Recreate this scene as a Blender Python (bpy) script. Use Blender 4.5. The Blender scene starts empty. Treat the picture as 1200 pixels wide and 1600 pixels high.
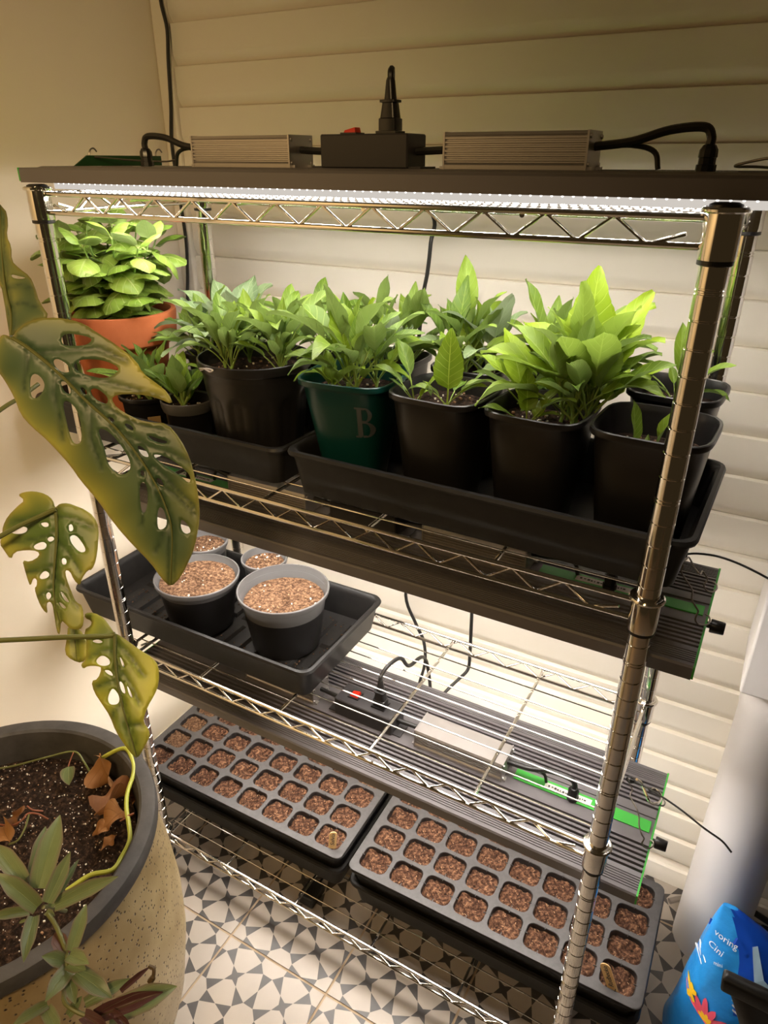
import bpy, bmesh, math, random
import numpy as np
from mathutils import Vector, Matrix
from mathutils.geometry import delaunay_2d_cdt

random.seed(11)
SC = bpy.context.scene
COL = SC.collection
PI = math.pi
R = math.radians

# ------------------------------------------------------------------ camera, world, exposure
Z0 = 1.36                                   # height of the top shelf above the floor
CAM = Vector((0.0642, -0.7010, Z0 + 0.0431))
PITCH, YAW, ROLL, FPX = 0.46357, 0.51025, 0.0028, 1100.4
_fw = Vector((-math.sin(YAW) * math.cos(PITCH), math.cos(YAW) * math.cos(PITCH), -math.sin(PITCH)))
_rt0 = Vector((math.cos(YAW), math.sin(YAW), 0))
_up0 = _rt0.cross(_fw)
_rt = _rt0 * math.cos(ROLL) + _up0 * math.sin(ROLL)
_up = _up0 * math.cos(ROLL) - _rt0 * math.sin(ROLL)
cd = bpy.data.cameras.new('camera')
cam = bpy.data.objects.new('camera', cd)
COL.objects.link(cam)
m3 = Matrix((_rt, _up, -_fw)).transposed()
cam.matrix_world = Matrix.Translation(CAM) @ m3.to_4x4()
cd.sensor_fit = 'VERTICAL'
cd.sensor_height = 36.0
cd.lens = FPX * 36.0 / 1600.0
cd.clip_start = 0.01
SC.camera = cam

SC.view_settings.view_transform = 'Standard'
SC.view_settings.look = 'None'
SC.view_settings.gamma = 1.0
SC.view_settings.use_curve_mapping = False
SC.view_settings.exposure = 0.0

w = bpy.data.worlds.new('world')
SC.world = w
w.use_nodes = True
bg = w.node_tree.nodes['Background']
bg.inputs[0].default_value = (1.0, 0.66, 0.30, 1)
bg.inputs[1].default_value = 0.03

LED_STRENGTH = 24.0
LED_COLOR = (1.0, 0.925, 0.84)

# warm lamp of the room, behind the photographer's left shoulder
ld = bpy.data.lights.new('room_lamp', 'AREA')
ld.shape = 'DISK'
ld.size = 0.4
ld.energy = 9.5
ld.color = (1.0, 0.68, 0.32)
lo = bpy.data.objects.new('room_lamp', ld)
lo.location = (-.10, -1.30, 1.98)
lo.rotation_euler = Vector((-.78, .46, -.70)).to_track_quat('-Z', 'Y').to_euler()
ld.spread = R(105)
COL.objects.link(lo)

SHELF = [Z0, Z0 - 0.3879, Z0 - 0.7800, Z0 - 1.2788]
YW = 0.485                                  # face of the back wall
XW = -1.10                                  # face of the left wall
RL, RD = 0.88, 0.325                        # post spacing of the rack


def ray(u, v):
    return _fw + _rt * ((u - 600) / FPX) - _up * ((v - 800) / FPX)


def onz(u, v, z):
    d = ray(u, v)
    return CAM + d * ((z - CAM.z) / d.z)


def ony(u, v, y):
    d = ray(u, v)
    return CAM + d * ((y - CAM.y) / d.y)


def ond(u, v, t):                           # point at a given distance along the view axis
    return CAM + ray(u, v) * t


# ------------------------------------------------------------------ mesh helpers
class MB:
    def __init__(s):
        s.v, s.f, s.m, s.uv = [], [], [], None

    def add(s, vs, fs, mi=0):
        o = len(s.v)
        s.v += [tuple(p) for p in vs]
        s.f += [tuple(i + o for i in f) for f in fs]
        s.m += [mi] * len(fs)
        return s

    def box(s, c, d, mi=0, rot=None):
        vs = []
        for z in (-.5, .5):
            for x, y in ((-.5, -.5), (.5, -.5), (.5, .5), (-.5, .5)):
                p = Vector((x * d[0], y * d[1], z * d[2]))
                if rot is not None:
                    p = rot @ p
                vs.append(p + Vector(c))
        return s.add(vs, [(3, 2, 1, 0), (4, 5, 6, 7), (0, 1, 5, 4), (1, 2, 6, 5), (2, 3, 7, 6), (3, 0, 4, 7)], mi)

    def loft(s, rings, closed=True, cap0=True, cap1=True, mi=0):
        n = len(rings[0])
        vs = [p for r in rings for p in r]
        fs = []
        for i in range(len(rings) - 1):
            for j in range(n if closed else n - 1):
                k = (j + 1) % n
                fs.append((i * n + j, i * n + k, (i + 1) * n + k, (i + 1) * n + j))
        if cap0:
            fs.append(tuple(range(n - 1, -1, -1)))
        if cap1:
            fs.append(tuple((len(rings) - 1) * n + j for j in range(n)))
        return s.add(vs, fs, mi)

    def lathe(s, prof, n=24, c=(0, 0, 0), cap0=False, cap1=False, mi=0):
        rings = []
        for r, z in prof:
            rings.append([(c[0] + r * math.cos(2 * PI * j / n), c[1] + r * math.sin(2 * PI * j / n), c[2] + z) for j in range(n)])
        return s.loft(rings, True, cap0, cap1, mi)

    def tube(s, pts, r, n=8, mi=0, closed=False):
        pts = [Vector(p) for p in pts]
        rs = r if isinstance(r, (list, tuple)) else [r] * len(pts)
        rings, side = [], None
        for i, p in enumerate(pts):
            a = pts[i - 1] if i > 0 else (pts[-1] if closed else p)
            b = pts[i + 1] if i < len(pts) - 1 else (pts[0] if closed else p)
            t = (b - a)
            if t.length < 1e-9:
                t = Vector((0, 0, 1))
            t.normalize()
            if side is None:
                side = t.orthogonal().normalized()
            else:
                side = side - t * side.dot(t)
                if side.length < 1e-6:
                    side = t.orthogonal()
                side.normalize()
            up = t.cross(side)
            rings.append([p + (side * math.cos(2 * PI * j / n) + up * math.sin(2 * PI * j / n)) * rs[i] for j in range(n)])
        if closed:
            rings.append(rings[0])
            return s.loft(rings, True, False, False, mi)
        return s.loft(rings, True, True, True, mi)

    def extrude_x(s, prof, x0, x1, mi=0):     # prof: closed polygon of (y, z)
        return s.loft([[(x0, y, z) for y, z in prof], [(x1, y, z) for y, z in prof]], True, True, True, mi)

    def mesh(s, name, mats, smooth=True, ang=35):
        me = bpy.data.meshes.new(name)
        me.from_pydata(s.v, [], s.f)
        for mt in (mats if isinstance(mats, (list, tuple)) else [mats]):
            me.materials.append(mt)
        me.polygons.foreach_set('material_index', s.m)
        bm = bmesh.new()
        bm.from_mesh(me)
        bmesh.ops.recalc_face_normals(bm, faces=bm.faces)
        bm.to_mesh(me)
        bm.free()
        if smooth:
            me.polygons.foreach_set('use_smooth', [True] * len(me.polygons))
            me.set_sharp_from_angle(angle=R(ang))
        me.update()
        return me


def link(name, me, parent=None, loc=None, rot=None, scale=None):
    o = bpy.data.objects.new(name, me)
    COL.objects.link(o)
    if parent is not None:
        o.parent = parent
    if loc is not None:
        o.location = loc
    if rot is not None:
        o.rotation_euler = rot
    if scale is not None:
        o.scale = (scale,) * 3 if isinstance(scale, (int, float)) else scale
    return o


def part(name, mb, mats, parent=None, bev=0, loc=None, rot=None, smooth=True, ang=35, kind=None, label=None):
    o = link(name, mb.mesh(name, mats, smooth, ang), parent, loc, rot)
    if bev:
        b = o.modifiers.new('bevel', 'BEVEL')
        b.width = bev
        b.segments = 2
        b.limit_method = 'ANGLE'
        b.angle_limit = R(40)
    if kind:
        o['kind'] = kind
    if label:
        o['label'] = label
    return o


def tag(o, label, cat, group=None, kind=None):
    o['label'] = label
    o['category'] = cat
    if group:
        o['group'] = group
    if kind:
        o['kind'] = kind
    return o


def thing(name, label, cat, loc=(0, 0, 0), rot=(0, 0, 0), group=None):
    o = bpy.data.objects.new(name, None)
    o.empty_display_size = 0.02
    COL.objects.link(o)
    o.location = loc
    o.rotation_euler = rot
    return tag(o, label, cat, group)


def copy_tree(o, parent=None):
    c = o.copy()
    COL.objects.link(c)
    if parent is not None:
        c.parent = parent
    for ch in list(o.children):
        copy_tree(ch, c)
    return c


def smooth_path(pts, k=6):
    pts = [Vector(p) for p in pts]
    P = [pts[0] * 2 - pts[1]] + pts + [pts[-1] * 2 - pts[-2]]
    out = []
    for i in range(1, len(P) - 2):
        a, b, c, d = P[i - 1], P[i], P[i + 1], P[i + 2]
        for j in range(k):
            t = j / k
            out.append(0.5 * ((2 * b) + (c - a) * t + (2 * a - 5 * b + 4 * c - d) * t * t + (3 * b - a - 3 * c + d) * t ** 3))
    out.append(pts[-1])
    return out


def rrect(wx, wy, r, n=5, c=(0, 0), z=0.0):
    out = []
    for sx, sy, a0 in ((1, 1, 0), (-1, 1, 90), (-1, -1, 180), (1, -1, 270)):
        for j in range(n + 1):
            a = R(a0 + 90 * j / n)
            out.append((c[0] + sx * (wx / 2 - r) + r * math.cos(a), c[1] + sy * (wy / 2 - r) + r * math.sin(a), z))
    return out


def sring(rad, e, z, n=40):                  # superellipse ring
    out = []
    for j in range(n):
        a = 2 * PI * j / n
        c, s_ = math.cos(a), math.sin(a)
        k = (abs(c) ** e + abs(s_) ** e) ** (-1 / e)
        out.append((rad * k * c, rad * k * s_, z))
    return out


# ------------------------------------------------------------------ materials
def lin(c):
    return tuple(((x / 255 / 12.92) if x / 255 <= 0.04045 else ((x / 255 + 0.055) / 1.055) ** 2.4) for x in c)


def mat(name, col, rough=0.5, metal=0.0, spec=0.5, coat=0.0):
    m = bpy.data.materials.new(name)
    m.use_nodes = True
    b = m.node_tree.nodes['Principled BSDF']
    b.inputs['Base Color'].default_value = (*col, 1)
    b.inputs['Roughness'].default_value = rough
    b.inputs['Metallic'].default_value = metal
    b.inputs['Specular IOR Level'].default_value = spec
    b.inputs['Coat Weight'].default_value = coat
    return m


def N(m, t, **kw):
    n = m.node_tree.nodes.new(t)
    for k, v in kw.items():
        setattr(n, k, v)
    return n


def L(m, a, b):
    m.node_tree.links.new(a, b)


def noise_mat(name, stops, scale, rough=0.8, bump=0.3, bscale=None, bdist=0.002, detail=6, spec=0.3, tex='noise'):
    """colour from a ramp over a noise, bump from another"""
    m = mat(name, stops[0][1], rough, 0, spec)
    b = m.node_tree.nodes['Principled BSDF']
    tc = N(m, 'ShaderNodeTexCoord')
    nz = N(m, 'ShaderNodeTexNoise')
    nz.inputs['Scale'].default_value = scale
    nz.inputs['Detail'].default_value = detail
    nz.inputs['Roughness'].default_value = 0.65
    rp = N(m, 'ShaderNodeValToRGB')
    el = rp.color_ramp.elements
    while len(el) < len(stops):
        el.new(0.5)
    for e, (p, c) in zip(el, stops):
        e.position = p
        e.color = (*c, 1)
    L(m, tc.outputs['Object'], nz.inputs['Vector'])
    L(m, nz.outputs['Fac'], rp.inputs['Fac'])
    L(m, rp.outputs['Color'], b.inputs['Base Color'])
    if bump:
        n2 = N(m, 'ShaderNodeTexNoise')
        n2.inputs['Scale'].default_value = bscale or scale
        n2.inputs['Detail'].default_value = 5
        bp = N(m, 'ShaderNodeBump')
        bp.inputs['Strength'].default_value = bump
        bp.inputs['Distance'].default_value = bdist
        L(m, tc.outputs['Object'], n2.inputs['Vector'])
        L(m, n2.outputs['Fac'], bp.inputs['Height'])
        L(m, bp.outputs['Normal'], b.inputs['Normal'])
    return m


def leaf_mat(name, dark, light, vein, nv=7, trans=0.35, edge=None, veinw=0.05, rough=0.45, under=None):
    """leaf blade: veins from UV (u across, v along), per-object tone"""
    m = mat(name, dark, rough, 0, 0.35)
    nt = m.node_tree
    b = nt.nodes['Principled BSDF']
    uv = N(m, 'ShaderNodeUVMap')
    sp = N(m, 'ShaderNodeSeparateXYZ')
    L(m, uv.outputs['UV'], sp.inputs[0])

    def M(op, a, bb=None, cl=False):
        n = N(m, 'ShaderNodeMath', operation=op, use_clamp=cl)
        for i, x in enumerate((a, bb)):
            if x is None:
                continue
            if isinstance(x, (int, float)):
                n.inputs[i].default_value = x
            else:
                L(m, x, n.inputs[i])
        return n.outputs[0]
    ax = M('ABSOLUTE', M('MULTIPLY', M('SUBTRACT', sp.outputs[0], 0.5), 2.0))
    mid = M('SUBTRACT', 1.0, M('DIVIDE', ax, veinw * 1.6), True)
    ph = M('SUBTRACT', M('MULTIPLY', sp.outputs[1], nv), M('MULTIPLY', ax, 1.5))
    fr = M('FRACT', ph)
    side = M('SUBTRACT', 1.0, M('DIVIDE', M('ABSOLUTE', M('SUBTRACT', fr, 0.5)), veinw * 1.7), True)
    side = M('MULTIPLY', side, 0.55)
    vn = M('MAXIMUM', mid, side)
    tc = N(m, 'ShaderNodeTexCoord')
    nz = N(m, 'ShaderNodeTexNoise')
    nz.inputs['Scale'].default_value = 30
    L(m, tc.outputs['Object'], nz.inputs['Vector'])
    oi = N(m, 'ShaderNodeObjectInfo')
    f = M('ADD', M('MULTIPLY', oi.outputs['Random'], 0.75), M('MULTIPLY', M('SUBTRACT', nz.outputs['Fac'], 0.35), 0.6), True)
    mx = N(m, 'ShaderNodeMix', data_type='RGBA')
    mx.inputs['A'].default_value = (*dark, 1)
    mx.inputs['B'].default_value = (*light, 1)
    L(m, f, mx.inputs['Factor'])
    mv = N(m, 'ShaderNodeMix', data_type='RGBA')
    L(m, mx.outputs['Result'], mv.inputs['A'])
    mv.inputs['B'].default_value = (*vein, 1)
    L(m, vn, mv.inputs['Factor'])
    c = mv.outputs['Result']
    if edge is not None:
        e = M('POWER', ax, 6.0)
        me_ = N(m, 'ShaderNodeMix', data_type='RGBA')
        L(m, c, me_.inputs['A'])
        me_.inputs['B'].default_value = (*edge, 1)
        L(m, e, me_.inputs['Factor'])
        c = me_.outputs['Result']
    if under is not None:
        ge = N(m, 'ShaderNodeNewGeometry')
        mu = N(m, 'ShaderNodeMix', data_type='RGBA')
        L(m, c, mu.inputs['A'])
        mu.inputs['B'].default_value = (*under, 1)
        L(m, M('MULTIPLY', ge.outputs['Backfacing'], .75), mu.inputs['Factor'])
        c = mu.outputs['Result']
    L(m, c, b.inputs['Base Color'])
    bp = N(m, 'ShaderNodeBump', invert=True)
    bp.inputs['Strength'].default_value = 0.5
    bp.inputs['Distance'].default_value = 0.0012
    L(m, vn, bp.inputs['Height'])
    L(m, bp.outputs['Normal'], b.inputs['Normal'])
    translucent(m, c, trans)
    return m


def translucent(m, colsock, fac):
    nt = m.node_tree
    b = nt.nodes['Principled BSDF']
    tr = N(m, 'ShaderNodeBsdfTranslucent')
    L(m, colsock, tr.inputs['Color'])
    ms = N(m, 'ShaderNodeMixShader')
    ms.inputs[0].default_value = fac
    L(m, b.outputs[0], ms.inputs[1])
    L(m, tr.outputs[0], ms.inputs[2])
    L(m, ms.outputs[0], nt.nodes['Material Output'].inputs['Surface'])


M = {}
M['chrome'] = mat('chrome', (0.80, 0.77, 0.72), 0.10, 1.0)
M['chrome_wire'] = mat('chrome_wire', (0.80, 0.77, 0.71), 0.12, 1.0)
M['black_plastic'] = mat('black_plastic', (0.012, 0.011, 0.011), 0.32, 0, 0.5)
M['black_soft'] = mat('black_soft', (0.010, 0.010, 0.010), 0.5, 0, 0.4)
M['tray'] = noise_mat('tray_plastic', [(0.3, (0.010, 0.009, 0.009)), (0.7, (0.016, 0.015, 0.014))], 60, 0.46, 0.05, 300, 0.0004, 3, 0.3)
M['insert'] = noise_mat('insert_plastic', [(0.3, (0.048, 0.045, 0.045)), (0.7, (0.064, 0.060, 0.060))], 90, 0.5, 0.05, 300, 0.0004, 3, 0.4)
M['anod'] = mat('black_anodised_aluminium', (0.145, 0.135, 0.142), 0.45, 0.15, 0.5)
M['driver'] = mat('silver_aluminium', (0.52, 0.49, 0.475), 0.40, 0.9)
M['box'] = mat('dark_sheet_steel', (0.045, 0.042, 0.044), 0.5, 0.2)
M['green'] = mat('green_anodised', (0.05, 0.42, 0.05), 0.4, 0.0)
M['backlit_green'] = mat('green_backlit_tone', (0.008, 0.06, 0.015), 0.45)  # green of the hanging plate, its backlit darkness put into the colour
M['sticker'] = mat('white_sticker', (0.75, 0.75, 0.72), 0.5)
M['ink'] = mat('dark_ink', (0.05, 0.05, 0.05), 0.6)
M['red'] = mat('red_switch', (0.75, 0.03, 0.01), 0.3)
M['cord'] = mat('black_cord', (0.015, 0.014, 0.013), 0.45)
M['steel_wire'] = mat('grey_steel_wire', (0.30, 0.27, 0.24), 0.35, 0.9)
M['green_pot'] = mat('dark_green_plastic', (0.003, 0.040, 0.036), 0.28, 0, 0.5)
M['grey_print'] = mat('grey_print', (0.060, 0.068, 0.072), 0.5)
M['clear_pot'] = None
M['soil'] = noise_mat('potting_soil', [(0.34, (0.006, 0.004, 0.003)), (0.52, (0.022, 0.013, 0.009)), (0.67, (0.085, 0.050, 0.031)), (0.8, (0.24, 0.155, 0.10))], 160, 0.95, 0.9, 190, 0.004, 8, 0.1)
M['soil_cell'] = noise_mat('coir_soil', [(0.32, (0.012, 0.006, 0.004)), (0.47, (0.045, 0.021, 0.013)), (0.58, (0.12, 0.060, 0.034)), (0.74, (0.30, 0.165, 0.09))], 150, 0.95, 0.9, 230, 0.004, 8, 0.1)
M['soil_dry'] = noise_mat('dry_seed_mix', [(0.32, (0.025, 0.012, 0.007)), (0.47, (0.085, 0.045, 0.025)), (0.6, (0.18, 0.105, 0.06)), (0.78, (0.36, 0.26, 0.17))], 190, 0.95, 0.9, 230, 0.003, 8, 0.1)
M['perlite'] = mat('perlite', (0.75, 0.70, 0.62), 0.9)
M['chips'] = mat('bark_chips', (0.30, 0.17, 0.09), 0.9)
M['terracotta'] = noise_mat('terracotta', [(0.3, (0.36, 0.095, 0.032)), (0.7, (0.45, 0.135, 0.052))], 14, 0.85, 0.15, 120, 0.0008, 5, 0.2)
M['wall'] = noise_mat('cream_wall_paint', [(0.3, (0.82, 0.745, 0.625)), (0.7, (0.85, 0.775, 0.655))], 2.5, 0.6, 0.05, 70, 0.0008, 3, 0.3)
M['siding'] = noise_mat('cream_siding_paint', [(0.3, (0.79, 0.735, 0.635)), (0.7, (0.83, 0.775, 0.675))], 4, 0.42, 0.12, 25, 0.0012, 3, 0.4)
M['trim'] = mat('cream_trim_paint', (0.80, 0.74, 0.64), 0.45)
M['pipe'] = mat('white_pvc', (0.74, 0.71, 0.70), 0.38)
M['tile_white'] = noise_mat('tile_cream', [(0.3, (0.34, 0.29, 0.24)), (0.7, (0.39, 0.335, 0.28))], 9, 0.33, 0.04, 60, 0.0004, 3, 0.5)
M['tile_black'] = noise_mat('tile_charcoal', [(0.3, (0.040, 0.034, 0.031)), (0.7, (0.058, 0.050, 0.045))], 30, 0.35, 0.04, 60, 0.0004, 3, 0.5)
M['grout'] = noise_mat('grout', [(0.3, (0.34, 0.25, 0.165)), (0.7, (0.42, 0.315, 0.21))], 60, 0.9, 0.2, 200, 0.001)
M['planter_rim'] = noise_mat('dark_grey_rim', [(0.3, (0.042, 0.039, 0.037)), (0.7, (0.075, 0.070, 0.066))], 22, 0.6, 0.25, 120, 0.0008, 6)
M['blue'] = noise_mat('blue_film', [(0.35, (0.012, 0.22, 0.66)), (0.65, (0.03, 0.30, 0.76))], 7, 0.30, 0.6, 17, 0.010, 4, 0.5)
M['dark_blue'] = mat('dark_blue_film', (0.008, 0.065, 0.45), 0.28, 0, 0.5)
M['pale_blue'] = mat('pale_blue_print', (0.42, 0.62, 0.80), 0.35)
M['white_print'] = mat('white_print', (0.80, 0.80, 0.82), 0.4)
M['pink'] = mat('pink_print', (0.78, 0.09, 0.16), 0.4)
M['yellow'] = mat('yellow_print', (0.85, 0.52, 0.02), 0.4)
M['wood'] = noise_mat('bamboo', [(0.3, (0.58, 0.36, 0.15)), (0.7, (0.72, 0.48, 0.22))], 40, 0.6, 0.1)
M['film_black'] = noise_mat('black_film', [(0.3, (0.008, 0.008, 0.008)), (0.7, (0.014, 0.013, 0.012))], 20, 0.32, 0.4, 16, 0.006, 3, 0.3)

# translucent grey plastic of the seed pots
m = mat('smoky_clear_plastic', (0.17, 0.165, 0.165), 0.30, 0, 0.5)
M['clear_pot'] = m
b_ = m.node_tree.nodes['Principled BSDF']
tp = N(m, 'ShaderNodeBsdfTranslucent')
tp.inputs[0].default_value = (0.26, 0.255, 0.25, 1)
ms_ = N(m, 'ShaderNodeMixShader')
ms_.inputs[0].default_value = 0.45
L(m, b_.outputs[0], ms_.inputs[1])
L(m, tp.outputs[0], ms_.inputs[2])
L(m, ms_.outputs[0], m.node_tree.nodes['Material Output'].inputs['Surface'])

# glazed planter: tan with small dark dimples
m = mat('tan_dimpled_glaze', (0.42, 0.31, 0.15), 0.38, 0, 0.5)
M['planter'] = m
b_ = m.node_tree.nodes['Principled BSDF']
tc = N(m, 'ShaderNodeTexCoord')
vo = N(m, 'ShaderNodeTexVoronoi')
vo.inputs['Scale'].default_value = 125
vo.inputs['Randomness'].default_value = 0.9
L(m, tc.outputs['Object'], vo.inputs['Vector'])
rp = N(m, 'ShaderNodeValToRGB')
rp.color_ramp.elements[0].position = 0.13
rp.color_ramp.elements[0].color = (0.10, 0.055, 0.02, 1)
rp.color_ramp.elements[1].position = 0.27
rp.color_ramp.elements[1].color = (1, 1, 1, 1)
L(m, vo.outputs['Distance'], rp.inputs['Fac'])
nz = N(m, 'ShaderNodeTexNoise')
nz.inputs['Scale'].default_value = 14
nz.inputs['Detail'].default_value = 6
L(m, tc.outputs['Object'], nz.inputs['Vector'])
r2 = N(m, 'ShaderNodeValToRGB')
r2.color_ramp.elements[0].position = 0.35
r2.color_ramp.elements[0].color = (0.25, 0.175, 0.075, 1)
r2.color_ramp.elements[1].position = 0.7
r2.color_ramp.elements[1].color = (0.38, 0.29, 0.15, 1)
L(m, nz.outputs['Fac'], r2.inputs['Fac'])
mx_ = N(m, 'ShaderNodeMix', data_type='RGBA', blend_type='MULTIPLY')
mx_.inputs['Factor'].default_value = 1
L(m, r2.outputs['Color'], mx_.inputs['A'])
L(m, rp.outputs['Color'], mx_.inputs['B'])
L(m, mx_.outputs['Result'], b_.inputs['Base Color'])
bp_ = N(m, 'ShaderNodeBump')
bp_.inputs['Strength'].default_value = 0.7
bp_.inputs['Distance'].default_value = 0.0025
L(m, rp.outputs['Color'], bp_.inputs['Height'])
L(m, bp_.outputs['Normal'], b_.inputs['Normal'])

# LED board: rows of bright chips on a white board
m = bpy.data.materials.new('led_board')
m.use_nodes = True
M['led'] = m
nt = m.node_tree
nt.nodes.remove(nt.nodes['Principled BSDF'])
em = N(m, 'ShaderNodeEmission')
tc = N(m, 'ShaderNodeTexCoord')
vo = N(m, 'ShaderNodeTexVoronoi')
vo.inputs['Scale'].default_value = 95
vo.inputs['Randomness'].default_value = 0.0
L(m, tc.outputs['Object'], vo.inputs['Vector'])
rp = N(m, 'ShaderNodeValToRGB')
rp.color_ramp.elements[0].position = 0.30
rp.color_ramp.elements[0].color = (1, 1, 1, 1)
rp.color_ramp.elements[1].position = 0.49
rp.color_ramp.elements[1].color = (0.012, 0.012, 0.012, 1)
L(m, vo.outputs['Distance'], rp.inputs['Fac'])
mul = N(m, 'ShaderNodeMath', operation='MULTIPLY')
mul.inputs[1].default_value = LED_STRENGTH * 2.2
L(m, rp.outputs['Color'], mul.inputs[0])
em.inputs['Color'].default_value = (*LED_COLOR, 1)
L(m, mul.outputs[0], em.inputs['Strength'])
L(m, em.outputs[0], nt.nodes['Material Output'].inputs['Surface'])

# leaves
M['seedling'] = leaf_mat('seedling_leaf', (0.070, 0.135, 0.012), (0.210, 0.315, 0.026), (0.28, 0.38, 0.08), 6, 0.30, under=(0.17, 0.24, 0.07))
M['broad'] = leaf_mat('broad_leaf', (0.13, 0.22, 0.012), (0.29, 0.41, 0.022), (0.36, 0.48, 0.06), 8, 0.36, None, 0.035, under=(0.20, 0.29, 0.05))
M['pale'] = leaf_mat('pale_leaf', (0.14, 0.22, 0.10), (0.26, 0.34, 0.16), (0.36, 0.43, 0.27), 6, 0.3, under=(0.28, 0.34, 0.22))
M['basil'] = leaf_mat('basil_leaf', (0.15, 0.27, 0.028), (0.35, 0.48, 0.090), (0.46, 0.56, 0.20), 5, 0.28, None, 0.05, 0.35, under=(0.30, 0.38, 0.16))
M['trades'] = leaf_mat('tradescantia_leaf', (0.11, 0.15, 0.065), (0.20, 0.25, 0.10), (0.26, 0.31, 0.12), 1, 0.2, (0.20, 0.14, 0.11), 0.03, 0.35)
M['trades_purple'] = leaf_mat('tradescantia_purple', (0.075, 0.028, 0.030), (0.12, 0.06, 0.035), (0.12, 0.10, 0.04), 1, 0.2, None, 0.03, 0.35)
M['dead'] = leaf_mat('dead_leaf', (0.13, 0.048, 0.014), (0.36, 0.17, 0.055), (0.22, 0.10, 0.03), 6, 0.2, None, 0.05, 0.7)
M['stem'] = mat('green_stem', (0.20, 0.33, 0.07), 0.5)
M['vine'] = mat('yellow_green_vine', (0.34, 0.36, 0.04), 0.45)
M['petiole'] = mat('olive_petiole', (0.12, 0.13, 0.035), 0.45)
M['brown_stem'] = mat('reddish_stem', (0.22, 0.07, 0.03), 0.6)

# monstera blade: colours from its own attribute (yellowing margins, veins)
m = mat('monstera_leaf', (0.05, 0.12, 0.02), 0.42, 0, 0.55)
M['monstera'] = m
b_ = m.node_tree.nodes['Principled BSDF']
at_ = N(m, 'ShaderNodeVertexColor', layer_name='tint')
L(m, at_.outputs['Color'], b_.inputs['Base Color'])
translucent(m, at_.outputs['Color'], 0.25)

# ------------------------------------------------------------------ setting: floor of patterned tiles
def struct(o, kind='structure'):
    o['kind'] = kind
    return o


floor = struct(link('floor', MB().box((0.12, -0.66, -0.02), (2.5, 2.36, 0.0386)).mesh('floor', M['grout'], False)))
TS, GR = 0.229, 0.0046


def tile_mesh():
    mb = MB()
    a, b, t, i = .235, .235 * math.tan(R(22.5)), .372, .068
    cell = [
        ([(0, 0), (a, 0), (a, b), (b, a), (0, a)], 0),
        ([(a, 0), (.5, 0), (a, b)], 1), ([(0, a), (b, a), (0, .5)], 1),
        ([(a, b), (t, t), (b, a)], 1),
        ([(.5, 0), (.5, .5 - i), (t, t), (a, b)], 0), ([(0, .5), (b, a), (t, t), (.5 - i, .5)], 0),
        ([(t, t), (.5, .5 - i), (.5, .5), (.5 - i, .5)], 1)]
    p = TS / 2
    k = (TS - GR) / TS
    for cx in (0, 1):
        for cy in (0, 1):
            for fx in (0, 1):
                for fy in (0, 1):
                    for poly, mi in cell:
                        pts = []
                        for x, y in poly:
                            X = (1 - x if fx else x) + cx
                            Y = (1 - y if fy else y) + cy
                            pts.append(((X - 1) * p * k, (Y - 1) * p * k, 0.0))
                        if fx != fy:
                            pts.reverse()
                        mb.add(pts, [tuple(range(len(pts)))], mi)
    h = p * k
    mb.add([(-h, -h, 0), (h, -h, 0), (h, h, 0), (-h, h, 0), (-h, -h, -.004), (h, -h, -.004), (h, h, -.004), (-h, h, -.004)],
           [(0, 4, 5, 1), (1, 5, 6, 2), (2, 6, 7, 3), (3, 7, 4, 0)], 0)
    me = bpy.data.meshes.new('tile')
    me.from_pydata(mb.v, [], mb.f)
    me.materials.append(M['tile_white'])
    me.materials.append(M['tile_black'])
    me.polygons.foreach_set('material_index', mb.m)
    bm = bmesh.new()
    bm.from_mesh(me)
    bmesh.ops.remove_doubles(bm, verts=bm.verts, dist=1e-5)
    bm.to_mesh(me)
    bm.free()
    return me


TM = tile_mesh()
for i in range(-2, 6):
    for j in range(-4, 3):
        cx, cy = -0.638 + TS * (i + .5), -0.074 + TS * (j + .5)
        x0, x1, y1 = cx - TS / 2, cx + TS / 2, cy + TS / 2
        if x1 < XW + .02 or x0 > 0.75 or cy - TS / 2 > YW - .02:
            continue
        me = TM
        if x0 < XW or y1 > YW:
            me = TM.copy()
            bm = bmesh.new()
            bm.from_mesh(me)
            for co, no in (((XW + .001 - cx, 0, 0), (-1, 0, 0)), ((0, YW - .001 - cy, 0), (0, 1, 0))):
                bmesh.ops.bisect_plane(bm, geom=bm.verts[:] + bm.edges[:] + bm.faces[:], plane_co=co, plane_no=no, clear_outer=True)
            bm.to_mesh(me)
            bm.free()
        link('tile', me, floor, (cx, cy, 0.001))

# ------------------------------------------------------------------ walls
WH = 2.45
wl = struct(link('wall_left', MB().box((XW - .03, -0.66, WH / 2), (.06, 2.36, WH)).mesh('wall_left', M['wall'], False)))
wb = struct(link('wall_back', MB().box((0.12, YW + .035, WH / 2), (2.5, .03, WH)).mesh('wall_back', M['siding'], False)))
bp = 0.0685
prof = [(.0195, 0), (.0105, .0003), (.0082, .003), (.0050, .008), (.0022, .013), (.0005, .018), (0, .022), (0, bp - .0012), (.0012, bp - .0003), (.0195, bp - .0002)]
sb = MB().extrude_x([(YW + y, z) for y, z in prof], -1.062, 1.33)
sbm = sb.mesh('siding_board', M['siding'], True, 50)
k = 0
z = 0.0555
while z < WH - .07:
    link('siding_board', sbm, wb, (0, 0, z))
    z += bp
bb = struct(part('baseboard_back', MB().extrude_x([(YW + .0195, 0.001), (YW - .006, 0.001), (YW - .006, .030), (YW - .003, .036), (YW - .003, .043), (YW + .002, .047), (YW + .0195, .047)], -1.062, 1.33), M['trim']))
ct = struct(part('trim_1', MB().box((-1.081, YW + .004, WH / 2), (.036, .026, WH)), M['trim'], bev=.004))
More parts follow.
